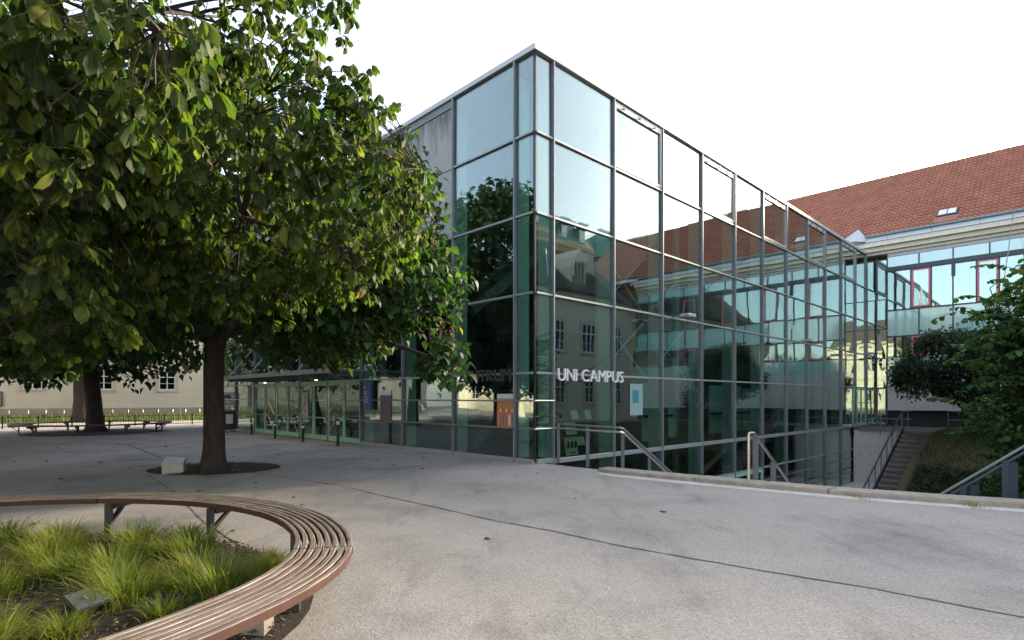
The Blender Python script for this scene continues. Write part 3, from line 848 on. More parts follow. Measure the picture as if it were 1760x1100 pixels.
# newspaper stand with cream sheets behind the right facade
t = thing('newspaper_stand', 'display stand of cream flyers lettered CRO behind the right glass facade', 'stand', W(1.35, .14, -.02), TH)
MB().box(-.05, 1.0, .12, .18, .0, 1.35).build('rack', M['black'], t)
MB().box(-.05, 1.0, .0, .12, .0, .06).build('base', M['steel'], t)
def sheet(x0, x1, z0, z1, tilt=.03, m='yellowpaper'):
    mb = MB(); y = .06
    mb.add([(x0, y-tilt-.05, z0), (x1, y-tilt-.05, z0+.01), (x1+.01, y, z1), (x0+.02, y, z1), (x0, y-tilt-.03, z0), (x1, y-tilt-.03, z0+.01), (x1+.01, y+.02, z1), (x0+.02, y+.02, z1)],
           [(0, 1, 2, 3), (5, 4, 7, 6), (0, 4, 5, 1), (1, 5, 6, 2), (2, 6, 7, 3), (3, 7, 4, 0)])
    return mb.build('flyer', M[m], t)
sheet(-.02, .42, .66, .98); sheet(-.05, .44, .12, .60, .06); sheet(.44, .78, .36, .58); sheet(.22, .5, 1.06, 1.3)
sheet(.8, 1.05, 1.05, 1.3, .03, 'board'); sheet(.82, 1.02, .55, .9, .03, 'boardteal')
sign_letters(t, 'CRO', .20, .002, M['ink'], lambda x, y, z: (.03+x, -.02, .78+y), .34, 'print')
for k in range(3):
    p = [(.04+.15*k+.05*math.cos(q*PI/4)*(1.1 if q % 2 else .8), -.035, .40+.1*math.sin(q*PI/4)) for q in range(8)]
    MB().add(p, [tuple(range(8))]).build('print', M['ink'], t)
MB().add([(.06, -.058, .19), (.34, -.058, .19), (.34, -.056, .215), (.06, -.056, .215)], [(0, 1, 2, 3)]).build('print', M['ink'], t)
t = thing('poster', 'white poster with a teal block behind the second large pane right of the corner', 'poster', W(4.02, -.022, 1.1), TH)
MB().box(0, .66, 0, .012, 0, .92).build('sheet', mat('mint_paper', (.27, .40, .375), .6, c2=(.23, .35, .33)), t)
MB().box(.12, .44, -.003, -.001, .36, .74).build('print', M['boardteal'], t)

# ================================================================== RED-ROOFED WING
AF = 28.42
wing = thing('campus_wing', 'long campus wing with red clay tile roof and mint glass facade behind the hall', 'building', (X0, Y0, 0), TH)
def wb(name, m, a0, a1, b0, b1, z0, z1, parent=wing, bev=0): return MB().box(a0, a1, b0, b1, z0, z1, bev).build(name, m, parent)
BE = -16.0      # far end of the facade
# connector glazing next to the hall
for k, (b0, b1) in enumerate(((-.02, -.55), (-.55, -1.06))):
    for z0, z1 in zip([.05, 2.2, 3.9, 5.6, 7.3], [2.2, 3.9, 5.6, 7.3, 9.6]):
        pane_L(b1, b0, z0, z1, 'pane', 'glass_clear', wing, a=AF+.0, gap=.02)
        wb('transom', M['anthracite'], AF-.03, AF+.05, b1+.03, b0-.03, z1-.025, z1+.025)
for b in (-.55, -1.08): wb('mullion', M['anthracite'], AF-.05, AF+.06, b-.03, b+.03, .0, 9.72)
wb('inner_wall', M['wall_in'], AF+2.5, AF+2.6, -1.1, 6, 0, 9.7)
# cornice & eaves
wb('cornice', M['corn'], AF-.30, AF+.4, BE, 9, 10.10, 10.36)
wb('cornice', M['cornw'], AF-.50, AF+.4, BE, 9, 10.363, 10.62)
wb('cornice', M['corn'], AF-.12, AF+.4, BE, 9, 9.93, 10.097)
for k in range(12):
    b1 = 7-2.05*k
    sl = MB(); sl.beam((AF-.42, b1-1.02, 10.80), (AF-.66, b1-1.02, 10.66), 2.03, .03); 
    sl2 = MB(); sl2.add([(AF-.56, b1, 10.63), (AF-.56, b1-2.03, 10.63), (AF-.30, b1-2.03, 10.93), (AF-.30, b1, 10.93), (AF-.2, b1, 10.63), (AF-.2, b1-2.03, 10.63)], [(0, 3, 2, 1), (0, 1, 5, 4), (4, 5, 2, 3), (0, 4, 3), (1, 2, 5)])
    sl2.build('flashing_sheet', M['zinc'], wing)
gt = MB(); gt.tube([(AF-.30, 8.5, 11.02), (AF-.30, BE, 11.02)], .085, 8); gt.build('gutter', M['gutter'], wing, smooth=True)
wb('frieze', M['frieze'], AF-.02, AF+.4, BE, -1.1, 9.72, 9.928)
# top glass strip
def strip(z0, z1, b_list, m, nm):
    for b0, b1 in zip(b_list, b_list[1:]):
        wb(nm, m, AF+.0, AF+.03, b1+.03, b0-.03, z0, z1)
        wb('mullion', M['anthracite'], AF-.04, AF+.05, b1-.03, b1+.03, z0, z1)
bl = [-1.08]+[-1.08-1.5*k-.02*k for k in range(1, 10)]+[BE]
strip(9.12, 9.70, bl, M['teal'], 'spandrel_pane')
wb('beam', M['anthracite'], AF-.12, AF+.06, BE, -1.08, 8.86, 9.115)
wb('transom', M['anthracite'], AF-.05, AF+.06, BE, -1.08, 6.60, 6.67)
wb('transom', M['anthracite'], AF-.05, AF+.06, BE, -1.08, 5.10, 5.17)
strip(5.175, 6.595, bl, M['teal'], 'spandrel_pane')
wl = [-1.08, -2.22, -3.16, -4.11, -5.10, -6.02, -6.98, -7.95, -8.9, -9.85, -10.8, -11.75, -12.7, -13.65, -14.6, BE]
def sash(b0, b1, z0, z1):
    s_ = MB(); w = .085
    for (p0, p1, q0, q1) in ((b1, b0, z0, z0+w), (b1, b0, z1-w, z1), (b1, b1+w, z0+w, z1-w), (b0-w, b0, z0+w, z1-w)):
        s_.box(AF-.06, AF+.04, p0, p1, q0, q1, .004)
    so = s_.build('window_frame', M['pink'], wing)
    pane_L(b1+w, b0-w, z0+w, z1-w, 'pane', 'glass_clear', so, a=AF-.02, gap=0)
for k, (b0, b1) in enumerate(zip(wl, wl[1:])):
    wb('mullion', M['anthracite'], AF-.05, AF+.06, b1-.03, b1+.03, 6.672, 8.858)
    if k % 3 == 1: sash(b0-.035, b1+.035, 6.69, 8.84); sash(b0-.035, b1+.035, 4.0, 5.09)
    else:
        pane_L(b1, b0, 6.65, 8.87, 'pane', 'glass_clear', wing, a=AF, gap=.028)
        pane_L(b1, b0, 3.97, 5.12, 'pane', 'glass_clear', wing, a=AF, gap=.028)
    wb('mullion', M['anthracite'], AF-.05, AF+.06, b1-.03, b1+.03, 3.95, 5.098)
wb('bright_backing', M['whitewall'], AF+.5, AF+.6, BE, -1.1, 6.7, 9.1)  # pale sheet added behind the glass to lift the windows' sky brightness
wb('room_wall', M['wall_in'], AF+2.3, AF+2.4, BE, -1.1, 0, 6.6)
wb('lower_wall', M['teal'], AF, AF+.2, BE, -1.09, 3.15, 3.94)
wb('white_wall', M['whitewall'], AF-.03, AF+.25, BE, -1.09, .92, 3.13)
wb('recess_shade', M['black'], AF+.3, AF+.5, BE, -1.09, -.1, .915)  # black sheet stands in for the shade under the white wall
wb('bracket', M['anthracite'], AF-.14, AF-.05, -4.2, -4.06, 8.2, 8.86)
# tiled roof: pitched courses of barrel tiles
RIDGE_A, RIDGE_Z = AF+6.3, 16.35
EV_A, EV_Z = AF-.28, 11.0
def tile_field(name, a0, z0, a1, z1, b0, b1, rows, tw, m, parent, hip0=0.0):
    sl = math.hypot(a1-a0, z1-z0); ux, uz = (a1-a0)/sl, (z1-z0)/sl; nx, nz = -uz, ux
    V = []; F = []; step = sl/rows; nb_ = int(abs(b1-b0)/tw)
    prof = [(0, .0), (.2, .05), (.45, .055), (.7, .012), (1, .0)]
    for r in range(rows):
        t0 = r*step; t1 = t0+step*1.06
        cutb = hip0*(r/rows)
        for c in range(nb_):
            bb = b0+(b1-b0)*(c/nb_)
            if abs(b1-bb) < cutb: continue
            jt = rnd.uniform(-.008, .008); sc = (b1-b0)/nb_
            base = len(V)
            for (u, h) in prof:
                y = bb+sc*u
                for tt, lift in ((t0, .095), (t1, .0)):
                    hh = h+lift+jt
                    V.append((a0+ux*tt+nx*hh, y, z0+uz*tt+nz*hh))
            for (u, h) in (prof[0], prof[-1]):
                V.append((a0+ux*t0+nx*-.02, bb+sc*u, z0+uz*t0+nz*-.02))
            for k in range(len(prof)-1):
                q = base+2*k
                F.append((q, q+2, q+3, q+1))
            F.append((base, base+10, base+11, base+8)); F.append((base, base+8, base+4, base+2))
    V = np.array(V); F = np.array(F)
    me = np_mesh(name, V, F, m, smooth=False)
    o = link(name, me, parent); o['kind'] = 'stuff'
    return o
rf = MB(); rf.add([(EV_A, 9, EV_Z), (EV_A, -22, EV_Z), (RIDGE_A, -22, RIDGE_Z), (RIDGE_A, 9, RIDGE_Z), (2*RIDGE_A-EV_A, 9, EV_Z), (2*RIDGE_A-EV_A, -22, EV_Z)], [(0, 3, 2, 1), (3, 4, 5, 2), (0, 1, 5, 4), (1, 2, 5), (0, 4, 3)])
ro = rf.build('roof', M['tile'], wing)
tile_field('roof_tiles', EV_A, EV_Z, RIDGE_A, RIDGE_Z, 8.0, -16.5, 22, .235, M['tile'], ro)
rt = MB()
for k in range(60):
    y = 8-.42*k
    rt.tube([(RIDGE_A, y, RIDGE_Z+.03), (RIDGE_A, y-.44, RIDGE_Z+.045)], [.10, .115], 8)
rt.build('ridge_tiles', M['tile'], ro)
wb('body', M['cream'], AF+2.9, 2*RIDGE_A-AF, -22, 9, 0, 10.95)
def on_roof(b, t, h=0):
    return (EV_A+(RIDGE_A-EV_A)*t-.65*h, b, EV_Z+(RIDGE_Z-EV_Z)*t+.75*h)
# roof light and vent pipe
rl = MB(); p = on_roof(-3.7, .085); q = on_roof(-3.7, .175)
def roof_patch(mb, b0, b1, t0, t1, h0, h1):
    vs = []
    for h in (h0, h1):
        for b, t_ in ((b0, t0), (b1, t0), (b1, t1), (b0, t1)): vs.append(on_roof(b, t_, h))
    mb.add(vs, [(0, 3, 2, 1), (4, 5, 6, 7), (0, 1, 5, 4), (1, 2, 6, 5), (2, 3, 7, 6), (3, 0, 4, 7)])
    return mb
fr = roof_patch(MB(), -3.35, -4.25, .09, .175, .0, .17).build('roof_light', M['anthracite'], wing)
for b0, b1 in ((-3.42, -3.77), (-3.83, -4.18)): roof_patch(MB(), b0, b1, .10, .165, .172, .20).build('pane', M['white'], fr)
roof_patch(MB(), -3.25, -4.3, .015, .088, .0, .12).build('roof_flashing', M['tile'], wing)
vp = MB(); x, y, z = on_roof(-3.05, .27); vp.tube([(x, y, z), (x, y, z+.75)], .055, 8); vp.tube([(x, y, z+.72), (x, y, z+.80)], .075, 8); vp.box(x-.16, x+.1, y-.16, y+.16, z-.02, z+.16); vp.build('vent_pipe', M['tile'], wing)
# small folded metal piece where hall roof meets the wing
ft = MB(); ft.add([(AF-1.1, .3, 10.7), (AF-.35, .3, 11.55), (AF-.32, -.3, 10.7), (AF-1.1, 1.2, 10.7)], [(0, 1, 2), (0, 3, 1), (0, 2, 3), (1, 3, 2)]); ft.build('metal_gusset', M['zinc'], wing)
# guard rail on terrace in front of the wing
t = thing('terrace_railing', 'dark steel railing along the shaded terrace below the white wall', 'railing', W(25.6, 0, 0), TH)
for b0, b1 in ((-.1, -2.75), (-4.3, -12.0)):
    for z in (.95, .5): MB().tube([(.1, b0, z), (.1, b1, z)], .022, 6).build('rail', M['steel'], t)
    k = 0
    while b0-1.25*k > b1-.01:
        MB().box(.08, .12, b0-1.25*k-.02, b0-1.25*k+.02, -.45 if b0 > -1 else -.1, .95).build('post', M['steel'], t); k += 1
MB().box(-.02, .1, -.4, -3, -.14, -.01).build('edge_beam', M['steel'], t)

# ================================================================== OTHER BUILDINGS (mirrored in the glass or at the left)
def facade_window(parent, x, z0, w, h, y=0.0, m_frame='white', surround='cream_trim', depth=.16, cols=2, bars=(.66, .33)):
    """window on a facade whose outside is -y; frame is a part, panes are its sub-parts"""
    s_ = MB()
    if surround:
        for (x0, x1, q0, q1) in ((x-w/2-.22, x-w/2, z0-.05, z0+h+.22), (x+w/2, x+w/2+.22, z0-.05, z0+h+.22), (x-w/2, x+w/2, z0+h, z0+h+.22), (x-w/2-.28, x+w/2+.28, z0-.18, z0-.05)):
            s_.box(x0, x1, y-.05, y+.02, q0, q1)
        s_.build('window_surround', M[surround], parent)
    f = MB(); e = .07
    for (x0, x1, q0, q1) in ((x-w/2, x+w/2, z0-.05, z0+e), (x-w/2, x+w/2, z0+h-e, z0+h), (x-w/2, x-w/2+e, z0+e, z0+h-e), (x+w/2-e, x+w/2, z0+e, z0+h-e)):
        f.box(x0, x1, y-.03, y+.05, q0, q1)
    for c in range(1, cols): f.box(x-w/2+w*c/cols-.04, x-w/2+w*c/cols+.04, y-.035, y+.04, z0+e, z0+h-e)
    for k, q in enumerate(bars): f.box(x-w/2+e, x+w/2-e, y-(.04 if k == 0 else .028), y+.035, z0+h*q-(.04 if k == 0 else .018), z0+h*q+(.04 if k == 0 else .018))
    fo = f.build('window_frame', M[m_frame], parent)
    MB().box(x-w/2+.02, x+w/2-.02, y+.015, y+.03, z0+.02, z0+h-.02).build('pane', M['glass_old'], fo)
    MB().box(x-w/2+.02, x+w/2-.02, y+.13, y+.15, z0, z0+h).build('dark_backing', M['black'], fo)  # black sheet stands in for the unlit room behind the pane
# cream building at the left, seen under the trees
rot = math.radians(30)
cb = thing('cream_building', 'long cream rendered building with white casement windows behind the trees at left', 'building', (-29.0, 48.0, 0), rot)
wins = [-24.5, -19.4, -13.9, -8.8, -4.35, 0, 4.4, 8.8, 13.2]
def wall_with_holes(parent, x0, x1, z0, z1, holes, m, th=.35):
    """wall strip between z0 and z1 with openings (x, w, q0, q1)"""
    mb = MB(); xs = x0
    for (x, w, q0, q1) in sorted(holes):
        mb.box(xs, x-w/2, 0, th, z0, z1)
        mb.box(x-w/2, x+w/2, 0, th, z0, q0); mb.box(x-w/2, x+w/2, 0, th, q1, z1)
        xs = x+w/2
    mb.box(xs, x1, 0, th, z0, z1)
    return mb.build('wall', m, parent)
wall_with_holes(cb, -40, 22, .82, 5.2, [(x, 1.16, 2.25, 3.90) for x in wins], M['cream'])
wall_with_holes(cb, -40, 22, 5.2, 9.3, [(x, 1.16, 6.3, 8.2) for x in wins], M['cream'])
for x in wins:
    facade_window(cb, x, 2.30, 1.16, 1.60); facade_window(cb, x, 6.35, 1.16, 1.85)
for k in range(32): MB().box(-40+1.95*k+.006, -40+1.95*(k+1)-.006, -.06, .3, 0, .82).build('plinth_stone', M['plinth'], cb)
MB().box(-40, 22, -.35, .3, 9.302, 9.7).build('cornice', M['cream_trim'], cb)
MB().add([(-40, -.5, 9.7), (22, -.5, 9.7), (22, 6, 14), (-40, 6, 14), (22, 12.5, 9.7), (-40, 12.5, 9.7)], [(0, 1, 2, 3), (3, 2, 4, 5), (0, 5, 4, 1), (1, 4, 2), (0, 3, 5)]).build('roof', M['tile_dk'], cb)
MB().tube([(13.9, -.14, .1), (13.9, -.14, 9.3)], .06, 8).build('downpipe', M['gutter'], cb)
t = thing('wall_plaque', 'grey memorial board with a dark oval on the cream wall at far left', 'plaque', Vector((-29, 48, 0))+Vector((math.cos(rot)*-11.6, math.sin(rot)*-11.6, 1.05)), rot)
MB().box(-1.0, 1.0, -.09, -.01, 0, 1.0).build('board', mat('grey_board', (.26, .25, .25), .6), t)
fr = MB()
for x0, x1, z0, z1 in ((-1.06, 1.06, -.06, 0), (-1.06, 1.06, 1.0, 1.06), (-1.06, -1, 0, 1), (1, 1.06, 0, 1)): fr.box(x0, x1, -.11, -.01, z0, z1)
fr.build('frame', M['anthracite'], t)
MB().add([(.28+.34*math.cos(k*PI/8), -.10, .66+.22*math.sin(k*PI/8)) for k in range(16)]+[(.28+.34*math.cos(k*PI/8), -.085, .66+.22*math.sin(k*PI/8)) for k in range(16)],
         [tuple(range(16))]+[(k, k+16, (k+1) % 16+16, (k+1) % 16) for k in range(16)]).build('oval_relief', M['black'], t)
# sunlit wing left of the camera (mirrored in the connector and the left face)
lw = thing('plaza_wing', 'cream two-storey wing closing the plaza, mirrored in the glass', 'building', W(-36, -22, 0), TH+PI/2)
wx = [3+4.2*k for k in range(16)]
wall_with_holes(lw, 0, 70, 0, 4.8, [(x, 1.3, 1.4, 3.5) for x in wx], M['cream'])
wall_with_holes(lw, 0, 70, 4.8, 9.4, [(x, 1.3, 5.8, 7.9) for x in wx], M['cream'])
for x in wx:
    facade_window(lw, x, 1.45, 1.3, 2.0); facade_window(lw, x, 5.85, 1.3, 2.0)
MB().box(0, 70, -.1, .3, 4.7, 4.9).build('string_course', M['cream_trim'], lw)
MB().box(0, 70, -.4, .3, 9.402, 9.8).build('cornice', M['cream_trim'], lw)
MB().add([(0, -.5, 9.8), (70, -.5, 9.8), (70, 6, 14.5), (0, 6, 14.5), (70, 12.5, 9.8), (0, 12.5, 9.8)], [(0, 1, 2, 3), (3, 2, 4, 5), (0, 5, 4, 1), (1, 4, 2), (0, 3, 5)]).build('roof', M['tile_dk'], lw)
# court wing opposite the right facade (seen in its mirror)
cw = thing('court_wing', 'cream court wing with grey tiled roof and pointed dormer, mirrored in the right facade', 'building', W(28.1, -16.2, 0), TH+PI)
cx_ = [2.0, 5.4, 8.6, 12.2, 15.8, 19.4]
wall_with_holes(cw, 0, 26, -.1, 4.0, [(x, 1.0, 1.2, 3.0) for x in cx_], M['cream'])
wall_with_holes(cw, 0, 26, 4.0, 8.6, [(x, 1.0 if k != 1 else 1.5, 4.9, 7.1) for k, x in enumerate(cx_)], M['cream'])
for k, x in enumerate(cx_):
    facade_window(cw, x, 1.25, 1.0, 1.7); facade_window(cw, x, 4.95, 1.0 if k != 1 else 1.5, 2.1, cols=2 if k != 1 else 3)
MB().box(-.4, 26, -.3, .3, 8.602, 8.95).build('cornice', M['cream_trim'], cw)
MB().add([(-.4, -.5, 8.95), (26, -.5, 8.95), (26, 5.6, 14.0), (-.4, 5.6, 14.0), (26, 11.7, 8.95), (-.4, 11.7, 8.95)], [(0, 1, 2, 3), (3, 2, 4, 5), (0, 5, 4, 1), (1, 4, 2), (0, 3, 5)]).build('roof', M['tile_dk'], cw)
ct = tile_field('roof_tiles', 0, 0, 6.1, 5.05, 0, 20, 22, .3, M['tile_dk'], cw)
ct.matrix_local = Matrix.Translation((2.0, -.52, 9.0)) @ Matrix(((0, 1, 0, 0), (1, 0, 0, 0), (0, 0, 1, 0), (0, 0, 0, 1)))
dm = MB(); dm.prism([(5.0, 0), (6.5, 0), (6.5, 1.9), (6.2, 2.7), (5.75, 3.3), (5.3, 2.7), (5.0, 1.9)], 0, 2.6)
dm.v = [(x, .4+z, 9.3+y) for x, y, z in dm.v]
do = dm.build('dormer', M['cornw'], cw)
for k in range(4): MB().box(5.22+.32*k-.04, 5.22+.32*k+.04, .33, .42, 9.4, 11.6).build('mullion', M['whitewall'], do)
MB().box(5.1, 6.4, .375, .405, 9.4, 11.5).build('pane', M['glass_old'], do)
MB().box(1.5, 2.6, 2.2, 3.1, 9.5, 13.2).build('chimney', M['whitewall'], cw)
MB().tube([(9.5, .4, 9.9), (6.8, 3.2, 12.6)], .05, 6).build('downpipe', M['zinc'], cw)
# tall palace with copper mansard beyond it
def palace(x0, x1, lab):
    p = thing('palace', lab, 'building', W(x1, -50, 0), TH+PI); p.scale = (1, 1, 1.09)
    w = x1-x0; n = max(3, int(w/4.2)); xs = [w*(k+.5)/n for k in range(n)]
    for z0, z1 in ((0, 6), (6, 11), (11, 16), (16, 20.5), (20.5, 24)):
        h = (z1-z0)
        wall_with_holes(p, 0, w, z0, z1, [(x, 1.4, z0+h*.25, z0+h*.75) for x in xs], M['palace'], .6)
        if z0 >= 11:
            for x in xs: facade_window(p, x, z0+h*.25+.05, 1.4, h*.5-.05, surround=None)
        MB().box(-.2, w+.2, -.3, .3, z1-.25, z1+.1).build('string_course', M['palace'], p)
    MB().box(0, w, .7, 16, 0, 23.9).build('body', M['palace'], p)
    MB().box(-.5, w+.5, -.9, .4, 24.1, 24.7).build('cornice', M['palace'], p)
    r = MB(); r.add([(-.4, -.8, 24.7), (w+.4, -.8, 24.7), (w+.4, 17, 24.7), (-.4, 17, 24.7), (1.6, 2.0, 28.4), (w-1.6, 2.0, 28.4), (w-1.6, 14.5, 28.4), (1.6, 14.5, 28.4), (6, 8, 31.2), (w-6, 8, 31.2)],
          [(0, 1, 5, 4), (1, 2, 6, 5), (2, 3, 7, 6), (3, 0, 4, 7), (4, 5, 9, 8), (6, 7, 8, 9), (5, 6, 9), (7, 4, 8)])
    ro = r.build('roof', M['copper'], p)
    for k in range(int(w/1.1)):
        x = 1.7+1.1*k
        if x < w-1.7: MB().beam((x, -.62+.0, 24.95), (x+(0 if 2 < x < w-2 else 0), 1.9, 28.3), .05, .1).build('standing_seam', M['copper'], ro)
    for x in xs:
        d = MB(); d.box(x-.75, x+.75, -.3, 2.2, 25.4, 27.3); d.box(x-.95, x+.95, -.5, 2.2, 27.3, 27.5)
        dd = d.build('dormer', M['copper'], p)
        f = MB(); f.box(x-.6, x+.6, -.34, -.305, 25.5, 27.2); fo = f.build('window_frame', M['white'], dd)
    MB().box(w*.5, w*.5+1.6, 9, 10.5, 28.5, 33).build('chimney', M['palace'], p)
palace(30, 66, 'stone palace with green copper mansard, nearer block mirrored in the right facade')
palace(73, 120, 'stone palace with green copper mansard, farther block mirrored in the right facade')

# ================================================================== SMALL STREET THINGS
# guard and handrail beside the light well
t = thing('stair_handrail', 'double steel handrail that runs out from the glass corner and bends down the stairs', 'handrail', W(0, 0, 0), TH)
SL = math.tan(math.radians(29.5))
def hr(b, z, a0, run, r, m, off=0):
    mb = MB(); mb.tube([(a0+.36, -.1, z), (a0, b+.1, z), (a0+.02, b, z), (a0+.12, b-.02, z-.02), (a0+.12+run, b-.02, z-.02-run*SL)], r, 8)
    return mb
hr(-2.2, .95, .36, 4.6, .028, 'steel').build('flat_rail', M['steel'], t)
hr(-2.28, .86, .27, 4.6, .024, 'inox').build('tube_rail', M['inox'], t)
for a, b, zt in ((.62, -.22, .95), (.47, -1.25, .95), (.5, -2.2, .93), (1.55, -2.22, .95-1.05*SL), (2.7, -2.22, .95-2.2*SL), (3.9, -2.22, .95-3.4*SL)):
    MB().box(a-.05, a+.05, b-.012, b+.012, (0 if b > -2.15 else zt-1.5) if b > -2.15 else max(CZ, zt-1.6), zt).build('post', M['steel'], t)
t = thing('stair_handrail', 'stainless handrail with a tall bright end post on the kerb, middle of the stairs', 'handrail', W(0, 0, 0), TH)
mb = MB(); mb.tube([(.36, -5.06, .02), (.36, -5.06, .93), (.38, -5.06, .95), (.58, -5.06, .95), (5.2, -5.06, .95-4.62*math.tan(math.radians(32)))], .028, 8); mb.build('tube_rail', M['inox'], t)
for a in (.66, 1.5, 2.6, 3.8):
    zt = .92-max(0, a-.58)*math.tan(math.radians(32))
    MB().box(a-.012, a+.012, -5.11, -5.01, max(CZ, zt-1.7), zt).build('post', M['steel'], t)
t = thing('stair_handrail', 'blue-grey handrail of the side stairs at the right edge', 'handrail', W(0, 0, 0), TH)
def side(a_off, z_off, r, nm):
    mb = MB(); mb.tube([(2.35+a_off, -11.2, .95+z_off), (1.78+a_off, -8.85, .95+z_off), (1.4+a_off, -7.68, -.02+z_off), (1.1+a_off, -5.6, -1.75+z_off)], r, 8); mb.build(nm, M['rail_blue' if a_off else 'steel'], t)
side(0, 0, .022, 'tube_rail'); side(1.25, -.12, .026, 'tube_rail')
for a, b, zt in ((1.70, -8.52, .62), (1.45, -8.03, .2), (1.3, -7.0, -.65), (2.1, -10, .93)):
    MB().box(a-.015, a+.015, b-.04, b+.04, -2.2 if b > -9 else -.5, zt).build('post', M['rail_blue'], t)
    MB().box(a+1.235, a+1.265, b-.06, b+.06, -2.4 if b > -9 else -.6, zt-.12).build('post', M['rail_blue'], t)
ss = struct(thing('side_stairs', '', '', W(0, 0, 0), TH))
for k in ('label', 'category'): del ss[k]
for i in range(15): MB().box(1.5, 2.9, -9.0+.26*i, -9.0+.26*(i+1)+.01, CZ, -.2*(i+1)).build('step', M['conc'], ss)
t = thing('stair_handrail', 'pale blue-grey handrail climbing beside the timber steps', 'handrail', W(0, 0, 0), TH)
mb = MB(); mb.tube([(15.9, -2.9, CZ+.05), (15.9, -2.9, -2.12), (16.3, -2.9, -2.08), (22.9, -2.9, .93), (25.3, -2.9, .95)], .035, 8); mb.build('tube_rail', M['rail_blue'], t)
mb = MB(); mb.beam((16.2, -2.94, CZ+.12), (23, -2.94, .1), .05, .22); mb.build('stringer', M['rail_blue'], t)
for k in range(8):
    a = 16.2+.96*k; z = -2.1+(a-16.3)*.456
    MB().box(a-.03, a+.03, -2.92, -2.88, z-1.0, z).build('post', M['steel'], t)
# small sign post in the court
t = thing('sign_post', 'small grey notice on two thin posts down in the sunken court', 'sign', W(6.6, -3.6, CZ), TH)
for y in (-.22, .22): MB().tube([(0, y, 0), (0, y, 2.15)], .02, 8).build('post', M['inox'], t)
MB().box(-.02, .02, -.2, .2, 1.35, 2.1).build('panel', M['stickers'], t)
# cable
mb = MB(); P0 = Vector((25.06, 28.5, 11.0)); P1 = Vector((15.3, 18, 3.9)); P2 = Vector((11.7, 13.6, 1.0))
mb.tube([P0, P0.lerp(P1, .5)+Vector((0, 0, -.12)), P1, P2], .018, 5)
tag(mb.build('guy_cable', M['cable']), 'thin dark cable running down from the wing eaves into the round-leaved tree', 'cable')
# bollards
BOL = [((-1.0, 8.0), .93, 'tallest steel bollard, nearest in the row before the doors'), ((-1.0, 10.65), .66, 'dark bollard before the third pair of doors, second in the row'),
       ((-.95, 13.3), .64, 'dark bollard before the second pair of doors, third in the row'), ((-.85, 16.1), .62, 'dark bollard before the first pair of doors, farthest in the row')]
for k, ((a, b), h, lab) in enumerate(BOL):
    t = thing('bollard', lab, 'bollard', W(a, b), TH, 'bollards before the entrance')
    MB().tube([(0, 0, 0), (0, 0, h-.02), (0, 0, h)], [.048, .048, .04], 12).build('post', M['iron'], t, smooth=False)
    MB().tube([(0, 0, h*.78), (0, 0, h*.90)], .0505, 12, caps=False).build('reflective_band', M['paper'], t)
    MB().tube([(0, 0, 0), (0, 0, .02)], .10, 12).build('base_plate', M['steel'], t)
# litter bin
t = thing('litter_bin', 'dark litter bin covered in stickers near the far entrance door', 'bin', W(-.75, 19.3), TH)
MB().box(-.26, .26, -.26, .26, .12, .98, .02).build('body', M['bin'], t)
MB().box(-.30, .30, -.30, .30, 1.0, 1.05, .01).build('lid', M['steel'], t)
for x in (-.22, .22):
    for y in (-.22, .22): MB().box(x-.02, x+.02, y-.02, y+.02, 0, 1.0).build('leg', M['steel'], t)
MB().box(-.275, -.262, -.2, .18, .35, .9).build('sticker', M['stickers'], t)
MB().box(-.2, .1, -.275, -.262, .4, .85).build('sticker', M['paper'], t)
# stone block with mirrored top at the tree pit
t = thing('light_block', 'small concrete block with tilted shiny top in the tree pit', 'light', (-7.22, 12.2, 0), .35); t.scale = (.86, .86, .86)
mb = MB(); mb.add([(-.23, -.2, -.02), (.23, -.2, -.02), (.23, .2, -.02), (-.23, .2, -.02), (-.23, -.2, .27), (.23, -.2, .24), (.23, .2, .36), (-.23, .2, .39)], [(0, 3, 2, 1), (4, 5, 6, 7), (0, 1, 5, 4), (1, 2, 6, 5), (2, 3, 7, 6), (3, 0, 4, 7)])
mb.build('body', mat('block_concrete', (.52, .49, .43), .8, c2=(.42, .39, .34), scale=6, bump=.2), t)
mb = MB(); mb.add([(-.21, -.18, .281), (.21, -.18, .254), (.21, .18, .362), (-.21, .18, .389), (-.21, -.18, .272), (.21, -.18, .245), (.21, .18, .353), (-.21, .18, .38)], [(0, 1, 2, 3), (4, 7, 6, 5), (0, 4, 5, 1), (1, 5, 6, 2), (2, 6, 7, 3), (3, 7, 4, 0)])
mb.build('glass_top', M['alu'], t)
# tree pit
pit = MB(); n = 36
pc = Vector((-6.75, 13.0, .0))
ring = [(pc.x+1.42*math.cos(2*PI*k/n)*(1+.03*math.sin(3*k)), pc.y+1.12*math.sin(2*PI*k/n)) for k in range(n)]
pit.add([(pc.x, pc.y, .035)]+[(x, y, .006) for x, y in ring]+[((x+pc.x)/2, (y+pc.y)/2, .03+rnd.uniform(-.01, .01)) for x, y in ring],
        [(0, n+1+k, n+1+(k+1) % n) for k in range(n)]+[(n+1+k, 1+k, 1+(k+1) % n, n+1+(k+1) % n) for k in range(n)])
struct(pit.build('tree_pit_soil', M['mulch'], smooth=True))

